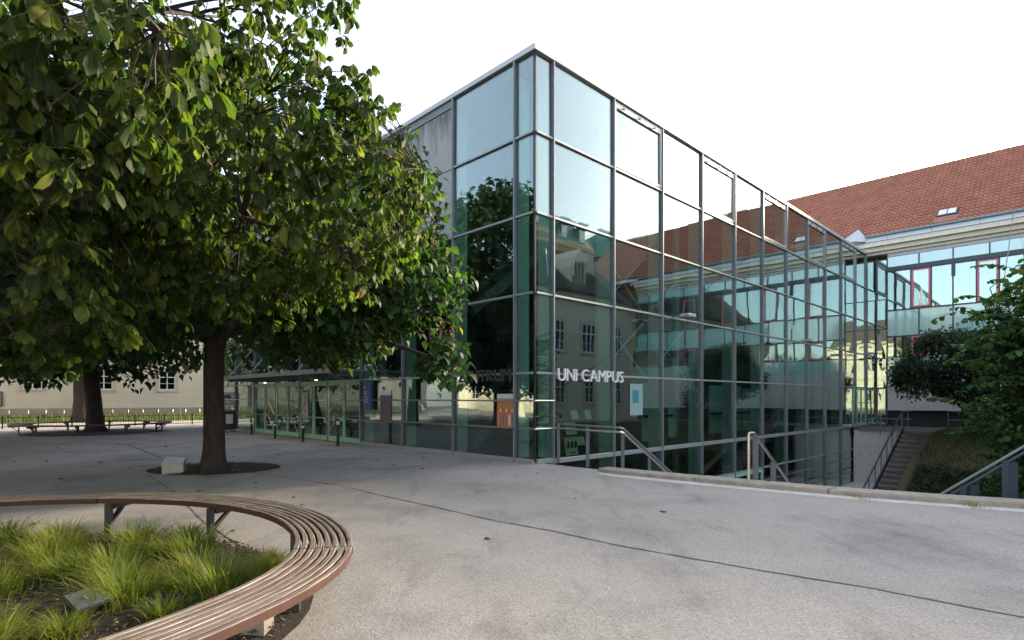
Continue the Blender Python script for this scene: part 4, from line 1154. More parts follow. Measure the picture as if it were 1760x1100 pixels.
# ------------------------------------------------------------------ round benches
def egg(phi, knots):
    d = math.degrees(phi) % 360
    ks = sorted(((k % 360), r) for k, r in knots)
    ks = [(ks[-1][0]-360, ks[-1][1])]+ks+[(ks[0][0]+360, ks[0][1])]
    for (d0, r0), (d1, r1) in zip(ks, ks[1:]):
        if d0 <= d <= d1:
            t = (d-d0)/(d1-d0); t = t*t*(3-2*t)*.35+t*.65
            return r0+(r1-r0)*t
    return ks[0][1]
KN = [(-150, 3.24), (-120, 3.2), (-85, 3.18), (-60, 3.2), (-38, 3.25), (-18, 3.355), (-11, 3.425), (-4, 3.49), (3, 3.535), (10, 3.54), (19, 3.50), (26, 3.47), (34, 3.44), (46, 3.38), (60, 3.31), (76, 3.25), (90, 3.23), (114, 3.24), (150, 3.25)]
_tab = [egg(math.radians(k), KN) for k in range(360)]
_tab = [sum(_tab[(k+j) % 360] for j in range(-7, 8))/15 for k in range(360)]
def r_out(phi):
    d = math.degrees(phi) % 360; k = int(d); f = d-k
    return _tab[k % 360]*(1-f)+_tab[(k+1) % 360]*f
def round_bench(label, c, rfun, nsl, wid, top, nseg, phi0, leg_phis, group=None, hsl=.058):
    t = thing('round_bench', label, 'bench', (c[0], c[1], 0), 0, group)
    pitch = wid/nsl; sw = pitch*.72
    for s in range(nseg):
        p0 = phi0+2*PI*s/nseg; p1 = phi0+2*PI*(s+1)/nseg
        for k in range(nsl):
            o_out = -pitch*k; o_in = o_out-sw
            steps = 10; V = []; UVs = []; F = []
            g0 = .0022+rnd.uniform(0, .001); dz = rnd.uniform(-.0025, .0025); dr = rnd.uniform(-.002, .002)
            arc = 0
            for i in range(steps+1):
                ph = p0+g0+(p1-p0-2*g0)*i/steps; r = rfun(ph)+dr; arc = ph*3.2
                cc, sn = math.cos(ph), math.sin(ph)
                for off, z, vv in ((o_out, top-hsl, .0), (o_out, top-.006, .14), (o_out-.006, top, .16), (o_in+.006, top, .34), (o_in, top-.006, .36), (o_in, top-hsl, .5)):
                    V.append(((r+off)*cc, (r+off)*sn, z+dz)); UVs.append((arc, vv+k*.7))
            mats = []
            for i in range(steps):
                for q in range(6):
                    j = (q+1) % 6
                    F.append((i*6+q, i*6+6+q, i*6+6+j, i*6+j)); mats.append(0 if q in (1, 2, 3) else 1)
            me = bpy.data.meshes.new('slat')
            F2 = F+[(0, 1, 2, 3, 4, 5), tuple(steps*6+q for q in (5, 4, 3, 2, 1, 0))]; mats += [1, 1]
            me.from_pydata(V, [], F2); me.materials.append(M['slat']); me.materials.append(M['fascia'])
            me.polygons.foreach_set('material_index', mats)
            ul = me.uv_layers.new(name='UVMap')
            for lp in me.loops: ul.data[lp.index].uv = UVs[lp.vertex_index]
            me.update(); link('slat', me, t)
    for ph in leg_phis:
        r = rfun(ph); rm = Matrix.Rotation(ph, 4, 'Z')
        mb = MB(); x0, x1 = r-wid+.03, r-.04
        mb.box(x0, x0+.05, -.035, .035, -.05, top-hsl-.012); mb.box(x0+.07, x1, -.035, .035, top-hsl-.075, top-hsl-.004)
        mb.beam((x0+.05, 0, top-.3), (x0+.26, 0, top-hsl-.06), .05, .03)
        mb.v = [tuple(rm @ Vector(p)) for p in mb.v]
        mb.build('leg', M['benchsteel'], t)
    return t
BC = (-4.7, 3.75)
R_ = math.radians
bench = round_bench('round slatted timber bench with flaking brown stain around the grass bed, in front', BC, r_out, 8, .455, .45, 9, R_(11.3),
                    [R_(x) for x in (9.5, 27, 62, 89, 118, 150, 185, 225, 265, 300, 330)])
fb = MB().box(.27, .45, -.09, .09, -.02, .13).build('foot_block', M['kerb'], bench)
fb.matrix_local = Matrix.Rotation(R_(2.5), 4, 'Z') @ Matrix.Translation((2.60, 0, 0))
C2 = (-19.5, 26.7)
round_bench('dark round bench around the tree trunk at far left', C2, lambda p: 3.1, 6, .45, .46, 8, .2, [2*PI*k/10+.1 for k in range(10)])
def bed_disc(name, c, rf, n=72):
    mb = MB(); rings = [0, .3, .6, .85, 1.0]
    for q, f in enumerate(rings):
        for k in range(n):
            ph = 2*PI*k/n; r = rf(ph)*f
            z = .006 if f == 1 else .035+rnd.uniform(-.015, .02)
            mb.v.append((c[0]+r*math.cos(ph), c[1]+r*math.sin(ph), z))
    for q in range(len(rings)-1):
        for k in range(n):
            j = (k+1) % n
            if q == 0: mb.f.append((k, n+k, n+j))
            else: mb.f.append((q*n+k, (q+1)*n+k, (q+1)*n+j, q*n+j))
    return struct(mb.build(name, M['mulch'], smooth=True))
bed_disc('planting_bed_soil', BC, lambda p: r_out(p)-.33+.03*math.sin(5*p))
bed_disc('planting_bed_soil', C2, lambda p: 2.75)
# info panel in the bed
t = thing('bed_sign', 'small tilted grey and white glass info panel in the grass bed', 'sign', (-3.13, 4.22, 0), -.72)
T_ = Matrix.Translation((0, 0, .13)) @ Matrix.Rotation(R_(8), 4, 'X')
def tilted(mb, nm, m):
    mb.v = [tuple(T_ @ Vector(p)) for p in mb.v]; return mb.build(nm, m, t)
tilted(MB().box(-.22, .22, -.125, .125, -.02, .0, .004), 'frame', M['anthracite'])
tilted(MB().box(-.205, .205, -.11, .11, .001, .006), 'panel', panel_glass('panel_face', (.34, .36, .37), .10))
tilted(MB().box(-.045, .045, -.02, -.01, .0065, .0075), 'text_line', M['paper'])
MB().box(-.02, .02, -.02, .02, -.02, .115).build('post', M['iron'], t)

# fence, hoops, weeds at the left
FD = Vector((14.6, 9.95, 0)); FL = FD.length; FD.normalize(); fa = math.atan2(FD.y, FD.x)
t = thing('garden_fence', 'low black iron picket fence in front of the weedy strip', 'fence', (-31.5, 26.6, 0), fa)
for z in (.08, .56): MB().box(0, FL, -.012, .012, z, z+.03).build('rail', M['iron'], t)
pk = MB().box(-.008, .008, -.006, .006, .05, .585).mesh('picket', M['iron'])
for k in range(int(FL/.125)): link('picket', pk, t, Matrix.Translation((.06+.125*k, 0, 0)))
po = MB().box(-.03, .03, -.03, .03, 0, .66).mesh('post', M['iron'])
for k in range(int(FL/1.45)+1): link('post', po, t, Matrix.Translation((.03+1.45*k, .0, 0)))
ORD = ['first', 'second', 'third', 'fourth', 'fifth', 'sixth', 'seventh', 'eighth', 'ninth', 'tenth', 'eleventh', 'twelfth', 'thirteenth', 'fourteenth', 'fifteenth', 'sixteenth', 'seventeenth', 'eighteenth', 'nineteenth', 'twentieth']
hb = MB(); hb.tube([(0, -.28, 0), (0, -.28, .62), (0, -.2, .76), (0, 0, .80), (0, .2, .76), (0, .28, .62), (0, .28, 0)], .03, 8)
hme = hb.mesh('bike_hoop', M['inox'], True)
for k, px in enumerate((16, 49, 79, 110, 193, 220, 245, 271, 296, 318, 342)):
    u = (px-880)/981.0; s_ = (44.97*u+27.25)/(.866-.5*u)
    o = link('bike_hoop', hme); o.location = (-27.25+.866*s_, 44.97+.5*s_, 0); o.rotation_euler = (0, 0, rot+.15)
    tag(o, ORD[k]+' of the steel bicycle hoops along the cream wall, counted from the left', 'bike stand', 'bicycle hoops along the cream wall')

# ================================================================== VEGETATION
rng = np.random.default_rng(11)
def rotz(a):
    c, s = np.cos(a), np.sin(a); z = np.zeros_like(a); o = np.ones_like(a)
    return np.stack([np.stack([c, -s, z], -1), np.stack([s, c, z], -1), np.stack([z, z, o], -1)], -2)
def rotx(a):
    c, s = np.cos(a), np.sin(a); z = np.zeros_like(a); o = np.ones_like(a)
    return np.stack([np.stack([o, z, z], -1), np.stack([z, c, -s], -1), np.stack([z, s, c], -1)], -2)
def roty(a):
    c, s = np.cos(a), np.sin(a); z = np.zeros_like(a); o = np.ones_like(a)
    return np.stack([np.stack([c, z, s], -1), np.stack([z, o, z], -1), np.stack([-s, z, c], -1)], -2)
def leaflet(L, Wd, rows, prof, fold=.35, droop=.5, serr=.0, twist=0.0):
    """leaf along +Y from the origin, normal +Z; returns V, F(quads), UV"""
    V = []; U = []; F = []
    for i, t in enumerate(rows):
        w = prof[i]*Wd/2*(1+serr*(1 if i % 2 else -1))
        y = L*t*(1-.18*droop*t); z = -L*droop*.5*t*t
        tw = twist*t
        for u in (-1, 0, 1):
            x = w*u; zz = z+abs(x)*fold
            V.append((x*math.cos(tw), y, zz+x*math.sin(tw))); U.append((u*max(prof[i], .12), t))
    for i in range(len(rows)-1):
        q = 3*i
        F += [(q, q+1, q+4, q+3), (q+1, q+2, q+5, q+4)]
    return np.array(V), np.array(F), np.array(U)
def compound(r):
    """drooping palmate leaf of five leaflets on a petiole (stalk comes from -Y)"""
    Vs, Fs, Us = [], [], []; n = 0
    for k, ph in enumerate((-78, -40, 0, 40, 78)):
        L = (.13, .175, .20, .175, .13)[k]*r.uniform(.88, 1.12); Wd = L*r.uniform(.38, .47)
        v, f, u = leaflet(L, Wd, (0, .25, .52, .78, 1), (.05, .5, .95, .9, .03), fold=r.uniform(.1, .45), droop=r.uniform(.35, .9), serr=.06, twist=r.uniform(-.5, .5))
        R = rotz(np.array(math.radians(-ph)+r.uniform(-.12, .12))) @ rotx(np.array(-math.radians(r.uniform(28, 66))))
        Vs.append(v @ R.T); Fs.append(f+n); Us.append(u); n += len(v)
    # petiole
    pv = np.array([(-.004, -.16, .05), (.004, -.16, .05), (.003, 0, 0), (-.003, 0, 0), (0, -.16, .056), (0, 0, .005)])
    Vs.append(pv); Fs.append(np.array([(0, 1, 2, 3), (0, 3, 5, 4), (1, 4, 5, 2)])+n); Us.append(np.full((6, 2), .0))
    return np.vstack(Vs), np.vstack(Fs), np.vstack(Us)
def heart(r, L=.2):
    v, f, u = leaflet(L*r.uniform(.85, 1.1), L*.80, (-.06, .12, .38, .7, 1), (.42, 1.0, .86, .42, .02), fold=r.uniform(.1, .5), droop=r.uniform(.3, .9), twist=r.uniform(-.3, .3))
    return v, f, u
def roundleaf(r, D=.10):
    v, f, u = leaflet(D, D*1.05, (-.04, .18, .5, .82, 1), (.5, .92, 1.0, .78, .18), fold=r.uniform(.05, .35), droop=r.uniform(.0, .5))
    return v, f, u
def simple(r, L=.06):
    v, f, u = leaflet(L, L*.6, (0, .4, 1), (.1, 1, .05), fold=.3, droop=r.uniform(0, .6))
    return v, f, u
def scatter(name, variants, P, Rm, Sc, tone, m, parent=None):
    """merge instances of the variants into one mesh"""
    VV, FF, UU, TT = [], [], [], []; n = 0
    idx = rng.integers(0, len(variants), len(P))
    for k, (v, f, u) in enumerate(variants):
        s = np.where(idx == k)[0]
        if len(s) == 0: continue
        w = np.einsum('nij,vj->nvi', Rm[s]*Sc[s][:, None, None], v)+P[s][:, None, :]
        nv = len(v)
        VV.append(w.reshape(-1, 3))
        FF.append((f[None]+(np.arange(len(s))*nv)[:, None, None]).reshape(-1, 4)+n)
        UU.append(np.tile(u, (len(s), 1))); TT.append(np.repeat(tone[s], nv)); n += len(s)*nv
    me = np_mesh(name, np.vstack(VV), np.vstack(FF), m, np.vstack(UU), np.concatenate(TT))
    o = link(name, me, parent); o['kind'] = 'stuff'
    return o
def view_uv(P):
    d = np.maximum(P[:, 1], .01)
    return 880+981*P[:, 0]/d, 684.4-981*(P[:, 2]-1.6)/d, d
def pick_largest(P, size, n, xmax=1760):
    x, y, d = view_uv(P)
    ok = (x > 5) & (x < 1755) & (y > 5) & (y < 1095) & (P[:, 1] > .8)
    sc = np.where(ok, size/d, -1)
    order = np.argsort(-sc)
    return order[:min(n, int(ok.sum()))]
def leaf_objects(name, variants, sel, P, Rm, Sc, m, parent):
    ms = [np_mesh(name, v, f, m, u) for v, f, u in variants]
    for i in sel:
        Mx = Matrix([list(Rm[i][r_]*Sc[i])+[P[i][r_]] for r_ in range(3)]+[[0, 0, 0, 1]])
        link(name, ms[rng.integers(0, len(ms))], parent, Mx)
def ell_points(ells, n, shell=.6, keep=None):
    out = []
    tot = sum(w for *_, w in ells)
    for c, r, w in ells:
        k = int(n*w/tot)
        d = rng.normal(size=(k*3, 3)); d /= np.linalg.norm(d, axis=1)[:, None]
        rr = np.where(rng.random(k*3) < shell, rng.uniform(.72, 1.0, k*3), rng.random(k*3)**(1/3))
        p = d*rr[:, None]*np.array(r)+np.array(c)
        if keep is not None: p = p[keep(p)]
        out.append(p[:k])
    return np.vstack(out)
def clumpy(p, f=.9, th=-.25, seed=0.0):
    q = p*f+seed
    s = np.sin(q[:, 0]*1.7+1.3*np.sin(q[:, 1]*1.1))+np.sin(q[:, 1]*1.9+q[:, 2]*1.3)+np.sin(q[:, 2]*2.3+q[:, 0]*.7)
    return s/3 > th
def branches(base, fork, trunk_r, ells_pts, n_prim, n_sec, tr_lean, parent, m_bark, m_twig, twig_r=.010, wood_kind=True, trunk_top=None, lr=(.36, .5)):
    """trunk + primary limbs (parts) + secondary twigs (one stuff part) reaching every cluster"""
    base, fork = Vector(base), Vector(fork)
    mb = MB(); pts = []; rad = []
    for i in range(13):
        t = i/12; p = base.lerp(fork, t)+Vector((math.sin(t*5+1)*.03, math.cos(t*4)*.03, 0))*t
        flare = 1+.55*math.exp(-t*14)
        pts.append(p); rad.append(trunk_r*flare*(1-.16*t))
    pts.append(fork+Vector((tr_lean[0]*.3, tr_lean[1]*.3, .45))); rad.append(trunk_r*.62)
    ns = 40; mb.tube(pts, rad, ns)
    rid = [rnd.uniform(-1, 1) for _ in range(ns)]
    for q in range(len(mb.v)):                      # furrowed bark ridges
        i, k = divmod(q, ns); c = pts[min(i, len(pts)-1)]
        w = .05*rid[(k+i//4) % ns]*(1 if k % 2 else .6)+.02*rnd.uniform(-1, 1)+(.10*math.exp(-i*.9)*math.sin(k/ns*2*PI*5+.7))
        mb.v[q] = (c.x+(mb.v[q][0]-c.x)*(1+w), c.y+(mb.v[q][1]-c.y)*(1+w), mb.v[q][2])
    mb.build('trunk', m_bark, parent, smooth=True)
    nodes = []; 
    cl = ells_pts
    # primary limbs: towards spread-out cluster targets
    tgt = []
    cand = cl[rng.permutation(len(cl))[:400]]
    fk = np.array(fork)
    first = cand[np.argmax(np.linalg.norm(cand-fk, axis=1))]; tgt.append(first)
    while len(tgt) < n_prim:
        dmin = np.min([np.linalg.norm(cand-q, axis=1) for q in tgt], axis=0)
        tgt.append(cand[np.argmax(dmin)])
    for q in tgt:
        q = Vector(q); st_ = fork+Vector((rnd.uniform(-.08, .08), rnd.uniform(-.08, .08), rnd.uniform(-.1, .35)))
        mid = st_.lerp(q, .45)+Vector((rnd.uniform(-.3, .3), rnd.uniform(-.3, .3), .22*(q-st_).length*.5))
        pts = []; n = 9
        for i in range(n+1):
            t = i/n
            p = st_*(1-t)**2+mid*(2*t*(1-t))+q*t*t
            p += Vector((rnd.uniform(-.05, .05), rnd.uniform(-.05, .05), rnd.uniform(-.05, .05)))*(1 if 0 < i < n else 0)
            pts.append(p)
        r0 = trunk_r*rnd.uniform(*lr)
        mb = MB(); mb.tube(pts, [r0*(1-.88*i/n)+.008 for i in range(n+1)], 8, wob=.05)
        mb.build('limb', m_bark, parent, smooth=True)
        for i, p in enumerate(pts[2:]): nodes.append((p, r0*(1-.88*(i+2)/n)+.008))
    NP = np.array([tuple(p) for p, _ in nodes]); NR = np.array([r for _, r in nodes])
    sec = cl[rng.permutation(len(cl))[:n_sec]]
    tw = MB(); NP2 = [NP]; NR2 = [NR]
    for q in sec:
        d = np.linalg.norm(NP-q, axis=1); i = int(np.argmin(d+ .4*np.maximum(0, NP[:, 2]-q[2])))
        a = Vector(NP[i]); b = Vector(q); L_ = (b-a).length
        mid = a.lerp(b, .5)+Vector((rnd.uniform(-.1, .1), rnd.uniform(-.1, .1), .14))*L_
        pts = [a*(1-t)**2+mid*(2*t*(1-t))+b*t*t+Vector((rnd.uniform(-.03, .03),)*3) for t in (0, .2, .4, .6, .8, 1)]
        r0 = min(NR[i]*.8, .012+.012*L_)
        rr = [r0*(1-.75*k/5)+.004 for k in range(6)]
        tw.tube(pts, rr, 5, caps=False)
        NP2.append(np.array([tuple(p) for p in pts[1:]])); NR2.append(np.array(rr[1:]))
    NPa = np.vstack(NP2); NRa = np.concatenate(NR2)
    dirs = np.zeros_like(cl)
    for k, q in enumerate(cl):
        d = np.linalg.norm(NPa-q, axis=1); i = int(np.argmin(d)); a = NPa[i]
        v = q-a; L_ = np.linalg.norm(v)+1e-6; dirs[k] = v/L_
        if L_ > .06:
            mid = (a+q)/2+np.array([rnd.uniform(-.08, .08)*L_, rnd.uniform(-.08, .08)*L_, .1*L_])
            r0 = min(NRa[i]*.8, twig_r)
            tw.tube([a, mid, q], [r0, r0*.75, r0*.45], 3, caps=False)
    o = tw.build('twigs', m_twig, parent); o['kind'] = 'stuff'
    return dirs
def cluster_leaves(cl, dirs, per, spread, droop_rng, size_rng, tone_fn, offset=.12):
    n = len(cl)*per
    c = np.repeat(cl, per, 0); dd = np.repeat(dirs, per, 0)
    az = np.arctan2(-dd[:, 0], dd[:, 1])+rng.uniform(-1, 1, n)*spread
    R = rotz(az) @ rotx(-rng.uniform(*droop_rng, n)) @ roty(rng.normal(0, .35, n))
    P = c+np.einsum('nij,j->ni', R, np.array([0, 1, 0]))*offset+rng.normal(0, .05, (n, 3))
    Sc = rng.uniform(*size_rng, n)
    return P, R, Sc, tone_fn(P)

# ---- near chestnut rooted in the round bed (trunk left of the frame)
LEAF_STOPS = [(0.0, (.018, .036, .011)), (.45, (.042, .072, .015)), (.7, (.088, .115, .020)), (.88, (.14, .152, .026)), (.97, (.19, .16, .03)), (1.0, (.22, .07, .03))]
M['leaf_a'] = leaf_mat('chestnut_leaf', LEAF_STOPS, 'attr', trans=.5)
LEAF_STOPS1 = [(0.0, (.018, .036, .011)), (.5, (.042, .072, .015)), (.85, (.088, .115, .020)), (1.0, (.13, .145, .026))]
M['leaf_a_obj'] = leaf_mat('chestnut_leaf_single', LEAF_STOPS1, 'object', trans=.5)
chest = thing('chestnut_tree', 'big near chestnut tree whose leafy boughs fill the upper left of the view', 'tree', (0, 0, 0))
ellA = [((-4.6, 4.4, 6.2), (3.5, 3.5, 3.2), 5.0), ((-7.0, 2.6, 6.0), (3.2, 3.6, 3.0), 1.6), ((-2.7, 6.0, 3.85), (1.8, 1.6, 1.35), 2.4), ((-4.3, 4.8, 3.3), (1.9, 1.5, 1.35), 1.7), ((-2.75, 3.3, 3.75), (.9, .8, .85), .55)]  # second lobe widens the crown left and back to shade the ground
def keepA(p):
    far = np.linalg.norm(p-np.array([0, 0, 1.6]), axis=1) > 2.6
    x, y, d = view_uv(p)
    return far & clumpy(p, 1.25, -.30, 2.0) & ~((p[:, 2] < 2.25) & (p[:, 1] < 4.0))
clA = ell_points(ellA, 2900, .6, keepA)
dirA = branches((-4.7, 3.75, 0), (-4.6, 3.9, 3.3), .24, clA, 13, 150, (0, 0), chest, M['bark'], M['twig'], .009, lr=(.20, .28))
PA, RA_, SA, TA = cluster_leaves(clA, dirA, 5, 1.7, (-.35, .7), (.42, .92), lambda P: np.clip(rng.normal(.44, .16, len(P))+.10*(P[:, 0]+3)/3, .02, .955+.045*(rng.random(len(P)) > .9)), .13)  # tone rises to the right: sunlit side put into the leaf colour
far = np.linalg.norm(PA-np.array([0, 0, 1.6]), axis=1) > 2.1
PA, RA_, SA, TA = PA[far], RA_[far], SA[far], TA[far]
varA = [compound(rnd) for _ in range(10)]
selA = pick_largest(PA, SA, 300)
mask = np.ones(len(PA), bool); mask[selA] = False
leaf_objects('leaf', varA, selA, PA, RA_, SA, M['leaf_a_obj'], chest)
scatter('foliage', varA, PA[mask], RA_[mask], SA[mask], TA[mask], M['leaf_a'], chest)

# ---- second tree with the visible trunk in the oval pit
LEAF_B = [(0.0, (.010, .030, .012)), (.5, (.022, .056, .017)), (.8, (.05, .095, .022)), (.96, (.10, .135, .03)), (1.0, (.26, .20, .03))]
M['leaf_b'] = leaf_mat('heart_leaf', LEAF_B, 'attr', trans=.42, vein=7)
M['leaf_b_obj'] = leaf_mat('heart_leaf_single', LEAF_B[:3]+[(1.0, (.085, .125, .03))], 'object', trans=.42, vein=7)
t2 = thing('heart_leaved_tree', 'broad tree with dark furrowed trunk in the oval soil pit before the entrance', 'tree', (0, 0, 0))
ellB = [((-5.75, 11.9, 5.3), (4.35, 3.4, 3.0), 5), ((-1.75, 10.3, 3.65), (.95, .8, .75), .30), ((-1.25, 10.2, 2.2), (.35, .35, .40), .07), ((-8.6, 11.4, 3.9), (2.4, 2.4, 1.5), 1.2), ((-3.4, 10.4, 3.4), (1.7, 1.4, 1.1), 1.0)]
keepB = lambda p: clumpy(p, 1.0, -.28, 5.0) & (p[:, 2] > 2.2+.0*p[:, 0]) | (p[:, 0] > -2.4) & (p[:, 2] > 1.95)
clB = ell_points(ellB, 1900, .6, keepB)
dirB = branches((-6.42, 12.25, -.02), (-6.38, 12.3, 2.75), .215, clB, 12, 130, (0, 0), t2, M['bark'], M['twig'], .009)
PB, RB, SB, TB = cluster_leaves(clB, dirB, 11, 2.6, (.1, 1.15), (.75, 1.25), lambda P: np.clip(rng.normal(.45, .22, len(P)), .02, 1), .10)
PB = PB+rng.normal(0, .10, PB.shape)
varB = [heart(rnd, .17) for _ in range(8)]
selB = pick_largest(PB, SB, 300)
mask = np.ones(len(PB), bool); mask[selB] = False
leaf_objects('leaf', varB, selB, PB, RB, SB, M['leaf_b_obj'], t2)
scatter('foliage', varB, PB[mask], RB[mask], SB[mask], TB[mask], M['leaf_b'], t2)
M['panicle'] = mat('dry_panicle', (.24, .13, .07), .9, c2=(.15, .08, .04), scale=20)
pm = []
for _ in range(4):
    mb = MB(); mb.tube([(0, 0, 0), (.01, 0, .15), (0, .01, .30)], [.004, .003, .0015], 3)
    for k in range(16):
        z = .04+.016*k; a = k*2.4; L_ = .075*(1-k/20)
        mb.tube([(0, 0, z), (L_*math.cos(a), L_*math.sin(a), z+.035)], [.002, .0015], 3)
        x, y = L_*math.cos(a), L_*math.sin(a)
        mb.box(x-.009, x+.009, y-.009, y+.009, z+.028, z+.048)
    pm.append(mb.mesh('seed_panicle', M['panicle']))
xB, yB, dB_ = view_uv(clB)
cand = np.where((xB > 60) & (xB < 840) & (yB > 420) & (yB < 660) & (clB[:, 1] < 11.6))[0]
for i in cand[rng.permutation(len(cand))[:80]]:
    p = clB[i]
    Mx = Matrix.Translation((p[0], p[1]-.08, p[2]+.03)) @ Matrix.Rotation(rnd.uniform(0, 6), 4, 'Z') @ Matrix.Rotation(rnd.uniform(-.3, .3), 4, 'X') @ Matrix.Scale(rnd.uniform(.7, 1.25), 4)
    link('seed_panicle', pm[rng.integers(0, 4)], t2, Mx)

# ---- two old trees at far left; unseen ones added for mirroring and left-hand shade
M['leaf_c'] = leaf_mat('far_leaf', [(0.0, (.010, .026, .012)), (.6, (.020, .048, .016)), (1, (.05, .085, .02))], 'attr', trans=.3, vein=5)
for (bx, by, r_, fz, ells, lab, lean) in (
    (C2[0]+.1, C2[1]-.1, .34, 3.2, [((-20.5, 26.5, 7.2), (5.6, 4.6, 4.4), 4), ((-22.5, 26, 4.0), (3.2, 3.0, 1.5), 1.2), ((-17.2, 27, 3.8), (2.2, 2.2, 1.2), .8)], 'old tree growing out of the far round bench', (-.2, 0)),
    (-17.2, 15.6, .30, 3.6, [((-17, 15.6, 8.2), (5.0, 5.0, 5.0), 4)], 'plaza tree just left of the view, between the far bench and the near bed', (0, 0)),
    (-15.6, 7.2, .30, 3.6, [((-15.4, 7.2, 8.0), (5.0, 5.0, 4.8), 4)], 'plaza tree left of the view beside the near round bench', (0, 0)),
    (-20.0, 20.8, .32, 3.6, [((-20, 20.8, 8.0), (4.6, 4.6, 5.0), 4)], 'plaza tree left of the view beyond the far bench', (0, 0)),
    (-21.0, 11.0, .30, 3.6, [((-21, 11, 7.8), (4.8, 4.8, 4.8), 4)], 'plaza tree left of the view in the second row', (0, 0)),
    (-27.5, 6.0, .28, 2.6, [((-27.5, 6, 6.4), (4.6, 4.6, 4.4), 4)], 'low plaza tree left of the view before the cream wing', (0, 0)),
    (-27.0, 15.5, .28, 2.6, [((-27, 15.5, 6.2), (4.6, 4.6, 4.4), 4)], 'low plaza tree left of the view before the middle of the cream wing', (0, 0)),
    (-12.5, -1.5, .30, 3.6, [((-12.3, -1.5, 7.8), (5.2, 5.2, 4.6), 4)], 'unseen tree behind the viewer on the left, added to shade the plaza', (0, 0)),
    (-28.6, 38.0, .52, 4.5, [((-29, 38, 9), (6.5, 6, 5), 4), ((-31, 37, 4.5), (4, 3, 1.6), 1)], 'thickest old tree behind the low iron fence', (0, 0))):
    tr = thing('old_tree', lab, 'tree', (0, 0, 0))
    dense = bx > -18 or 'left of the view' in lab or 'behind the viewer' in lab  # unseen crowns made thicker to darken the left ground
    c_ = ell_points(ells, 1000 if dense else 620, .6, lambda p: clumpy(p, .8, -.3, 1.0))
    d_ = branches((bx, by, -.02), (bx+lean[0], by, fz), r_, c_, 9, 60, lean, tr, M['bark'], M['twig'], .016)
    P, R, Sc, T = cluster_leaves(c_, d_, 14, 2.8, (.0, 1.1), (.8, 1.4), lambda P: np.clip(rng.normal(.45, .25, len(P)), 0, 1), .15)
    P = P+rng.normal(0, .22, P.shape)
    scatter('foliage', [simple(rnd, .40 if dense else .30) for _ in range(5)], P, R, Sc*(1.0), T, M['leaf_c'], tr)

# ---- round-leaved tree at the right edge
LEAF_D = [(0.0, (.012, .040, .016)), (.5, (.025, .072, .022)), (.82, (.055, .12, .025)), (.97, (.12, .16, .03)), (1.0, (.30, .22, .04))]
M['leaf_d'] = leaf_mat('round_leaf', LEAF_D, 'attr', trans=.45, vein=4)
M['leaf_d_obj'] = leaf_mat('round_leaf_single', LEAF_D[:3]+[(1.0, (.10, .15, .03))], 'object', trans=.45, vein=4)
rt_ = thing('round_leaved_tree', 'small dense tree with round leaves on arching shoots at the right edge', 'tree', (0, 0, 0))
base = Vector((12.35, 13.0, -1.35))
mb = MB(); mb.tube([base, base+Vector((.05, .02, 1.0)), base+Vector((-.05, 0, 2.1)), base+Vector((.1, 0, 3.6)), base+Vector((.15, .1, 5.0))], [.13, .10, .085, .05, .02], 10, wob=.05); mb.build('trunk', M['bark'], rt_, smooth=True)
PS = []; RS = []; shoots = MB()
for k in range(560):
    th_ = rnd.uniform(0, 2*PI); up = rnd.uniform(-.35, 1.0)
    st_ = base+Vector((rnd.uniform(-.9, .9), rnd.uniform(-.9, .9), rnd.uniform(.5, 5.6)))
    L_ = rnd.uniform(.7, 1.5)
    dv = Vector((math.cos(th_), math.sin(th_), up)).normalized()
    if k < 60: dv = Vector((-1+rnd.uniform(-.3, .3), rnd.uniform(-.8, .4), rnd.uniform(-.2, .55))).normalized(); L_ = rnd.uniform(.9, 1.45)
    pts = []; n = 14
    for i in range(n):
        t = i/(n-1); p = st_+dv*(L_*t)+Vector((0, 0, .18*math.sin(t*2.5)-.22*t*t)); pts.append(p)
        if i > 1:
            side_ = dv.cross(Vector((0, 0, 1))).normalized()*(1 if i % 2 else -1)
            PS.append(p+side_*.035); az = math.atan2(-(side_.x+.5*dv.x), side_.y+.5*dv.y)+rnd.uniform(-.5, .5)
            RS.append(np.array(Matrix.Rotation(az, 3, 'Z') @ Matrix.Rotation(-rnd.uniform(.1, 1.2), 3, 'X')))
            if rnd.random() < .6:
                PS.append(p-side_*.03); RS.append(np.array(Matrix.Rotation(az+PI+rnd.uniform(-.6, .6), 3, 'Z') @ Matrix.Rotation(-rnd.uniform(.1, 1.2), 3, 'X')))
    shoots.tube(pts, [.010*(1-.8*i/n)+.002 for i in range(n)], 3, caps=False)
    shoots.tube([base+Vector((0, 0, rnd.uniform(.6, min(4.2, max(.8, st_.z-base.z-.5))))), st_.lerp(base+Vector((0, 0, 2)), .4), st_], [.02, .015, .010], 4, caps=False)
o = shoots.build('twigs', M['twig'], rt_); o['kind'] = 'stuff'
PS = np.array([tuple(p) for p in PS]); RS = np.array(RS); SS = rng.uniform(.75, 1.3, len(PS))
TS = np.clip(rng.normal(.42, .2, len(PS))+.08*(PS[:, 2]-1), 0, 1)  # tone rises with height: lit top put into the leaf colour
varD = [roundleaf(rnd, .105) for _ in range(8)]
selD = pick_largest(PS, SS, 300)
mask = np.ones(len(PS), bool); mask[selD] = False
leaf_objects('leaf', varD, selD, PS, RS, SS, M['leaf_d_obj'], rt_)
scatter('foliage', varD, PS[mask], RS[mask], SS[mask], TS[mask], M['leaf_d'], rt_)

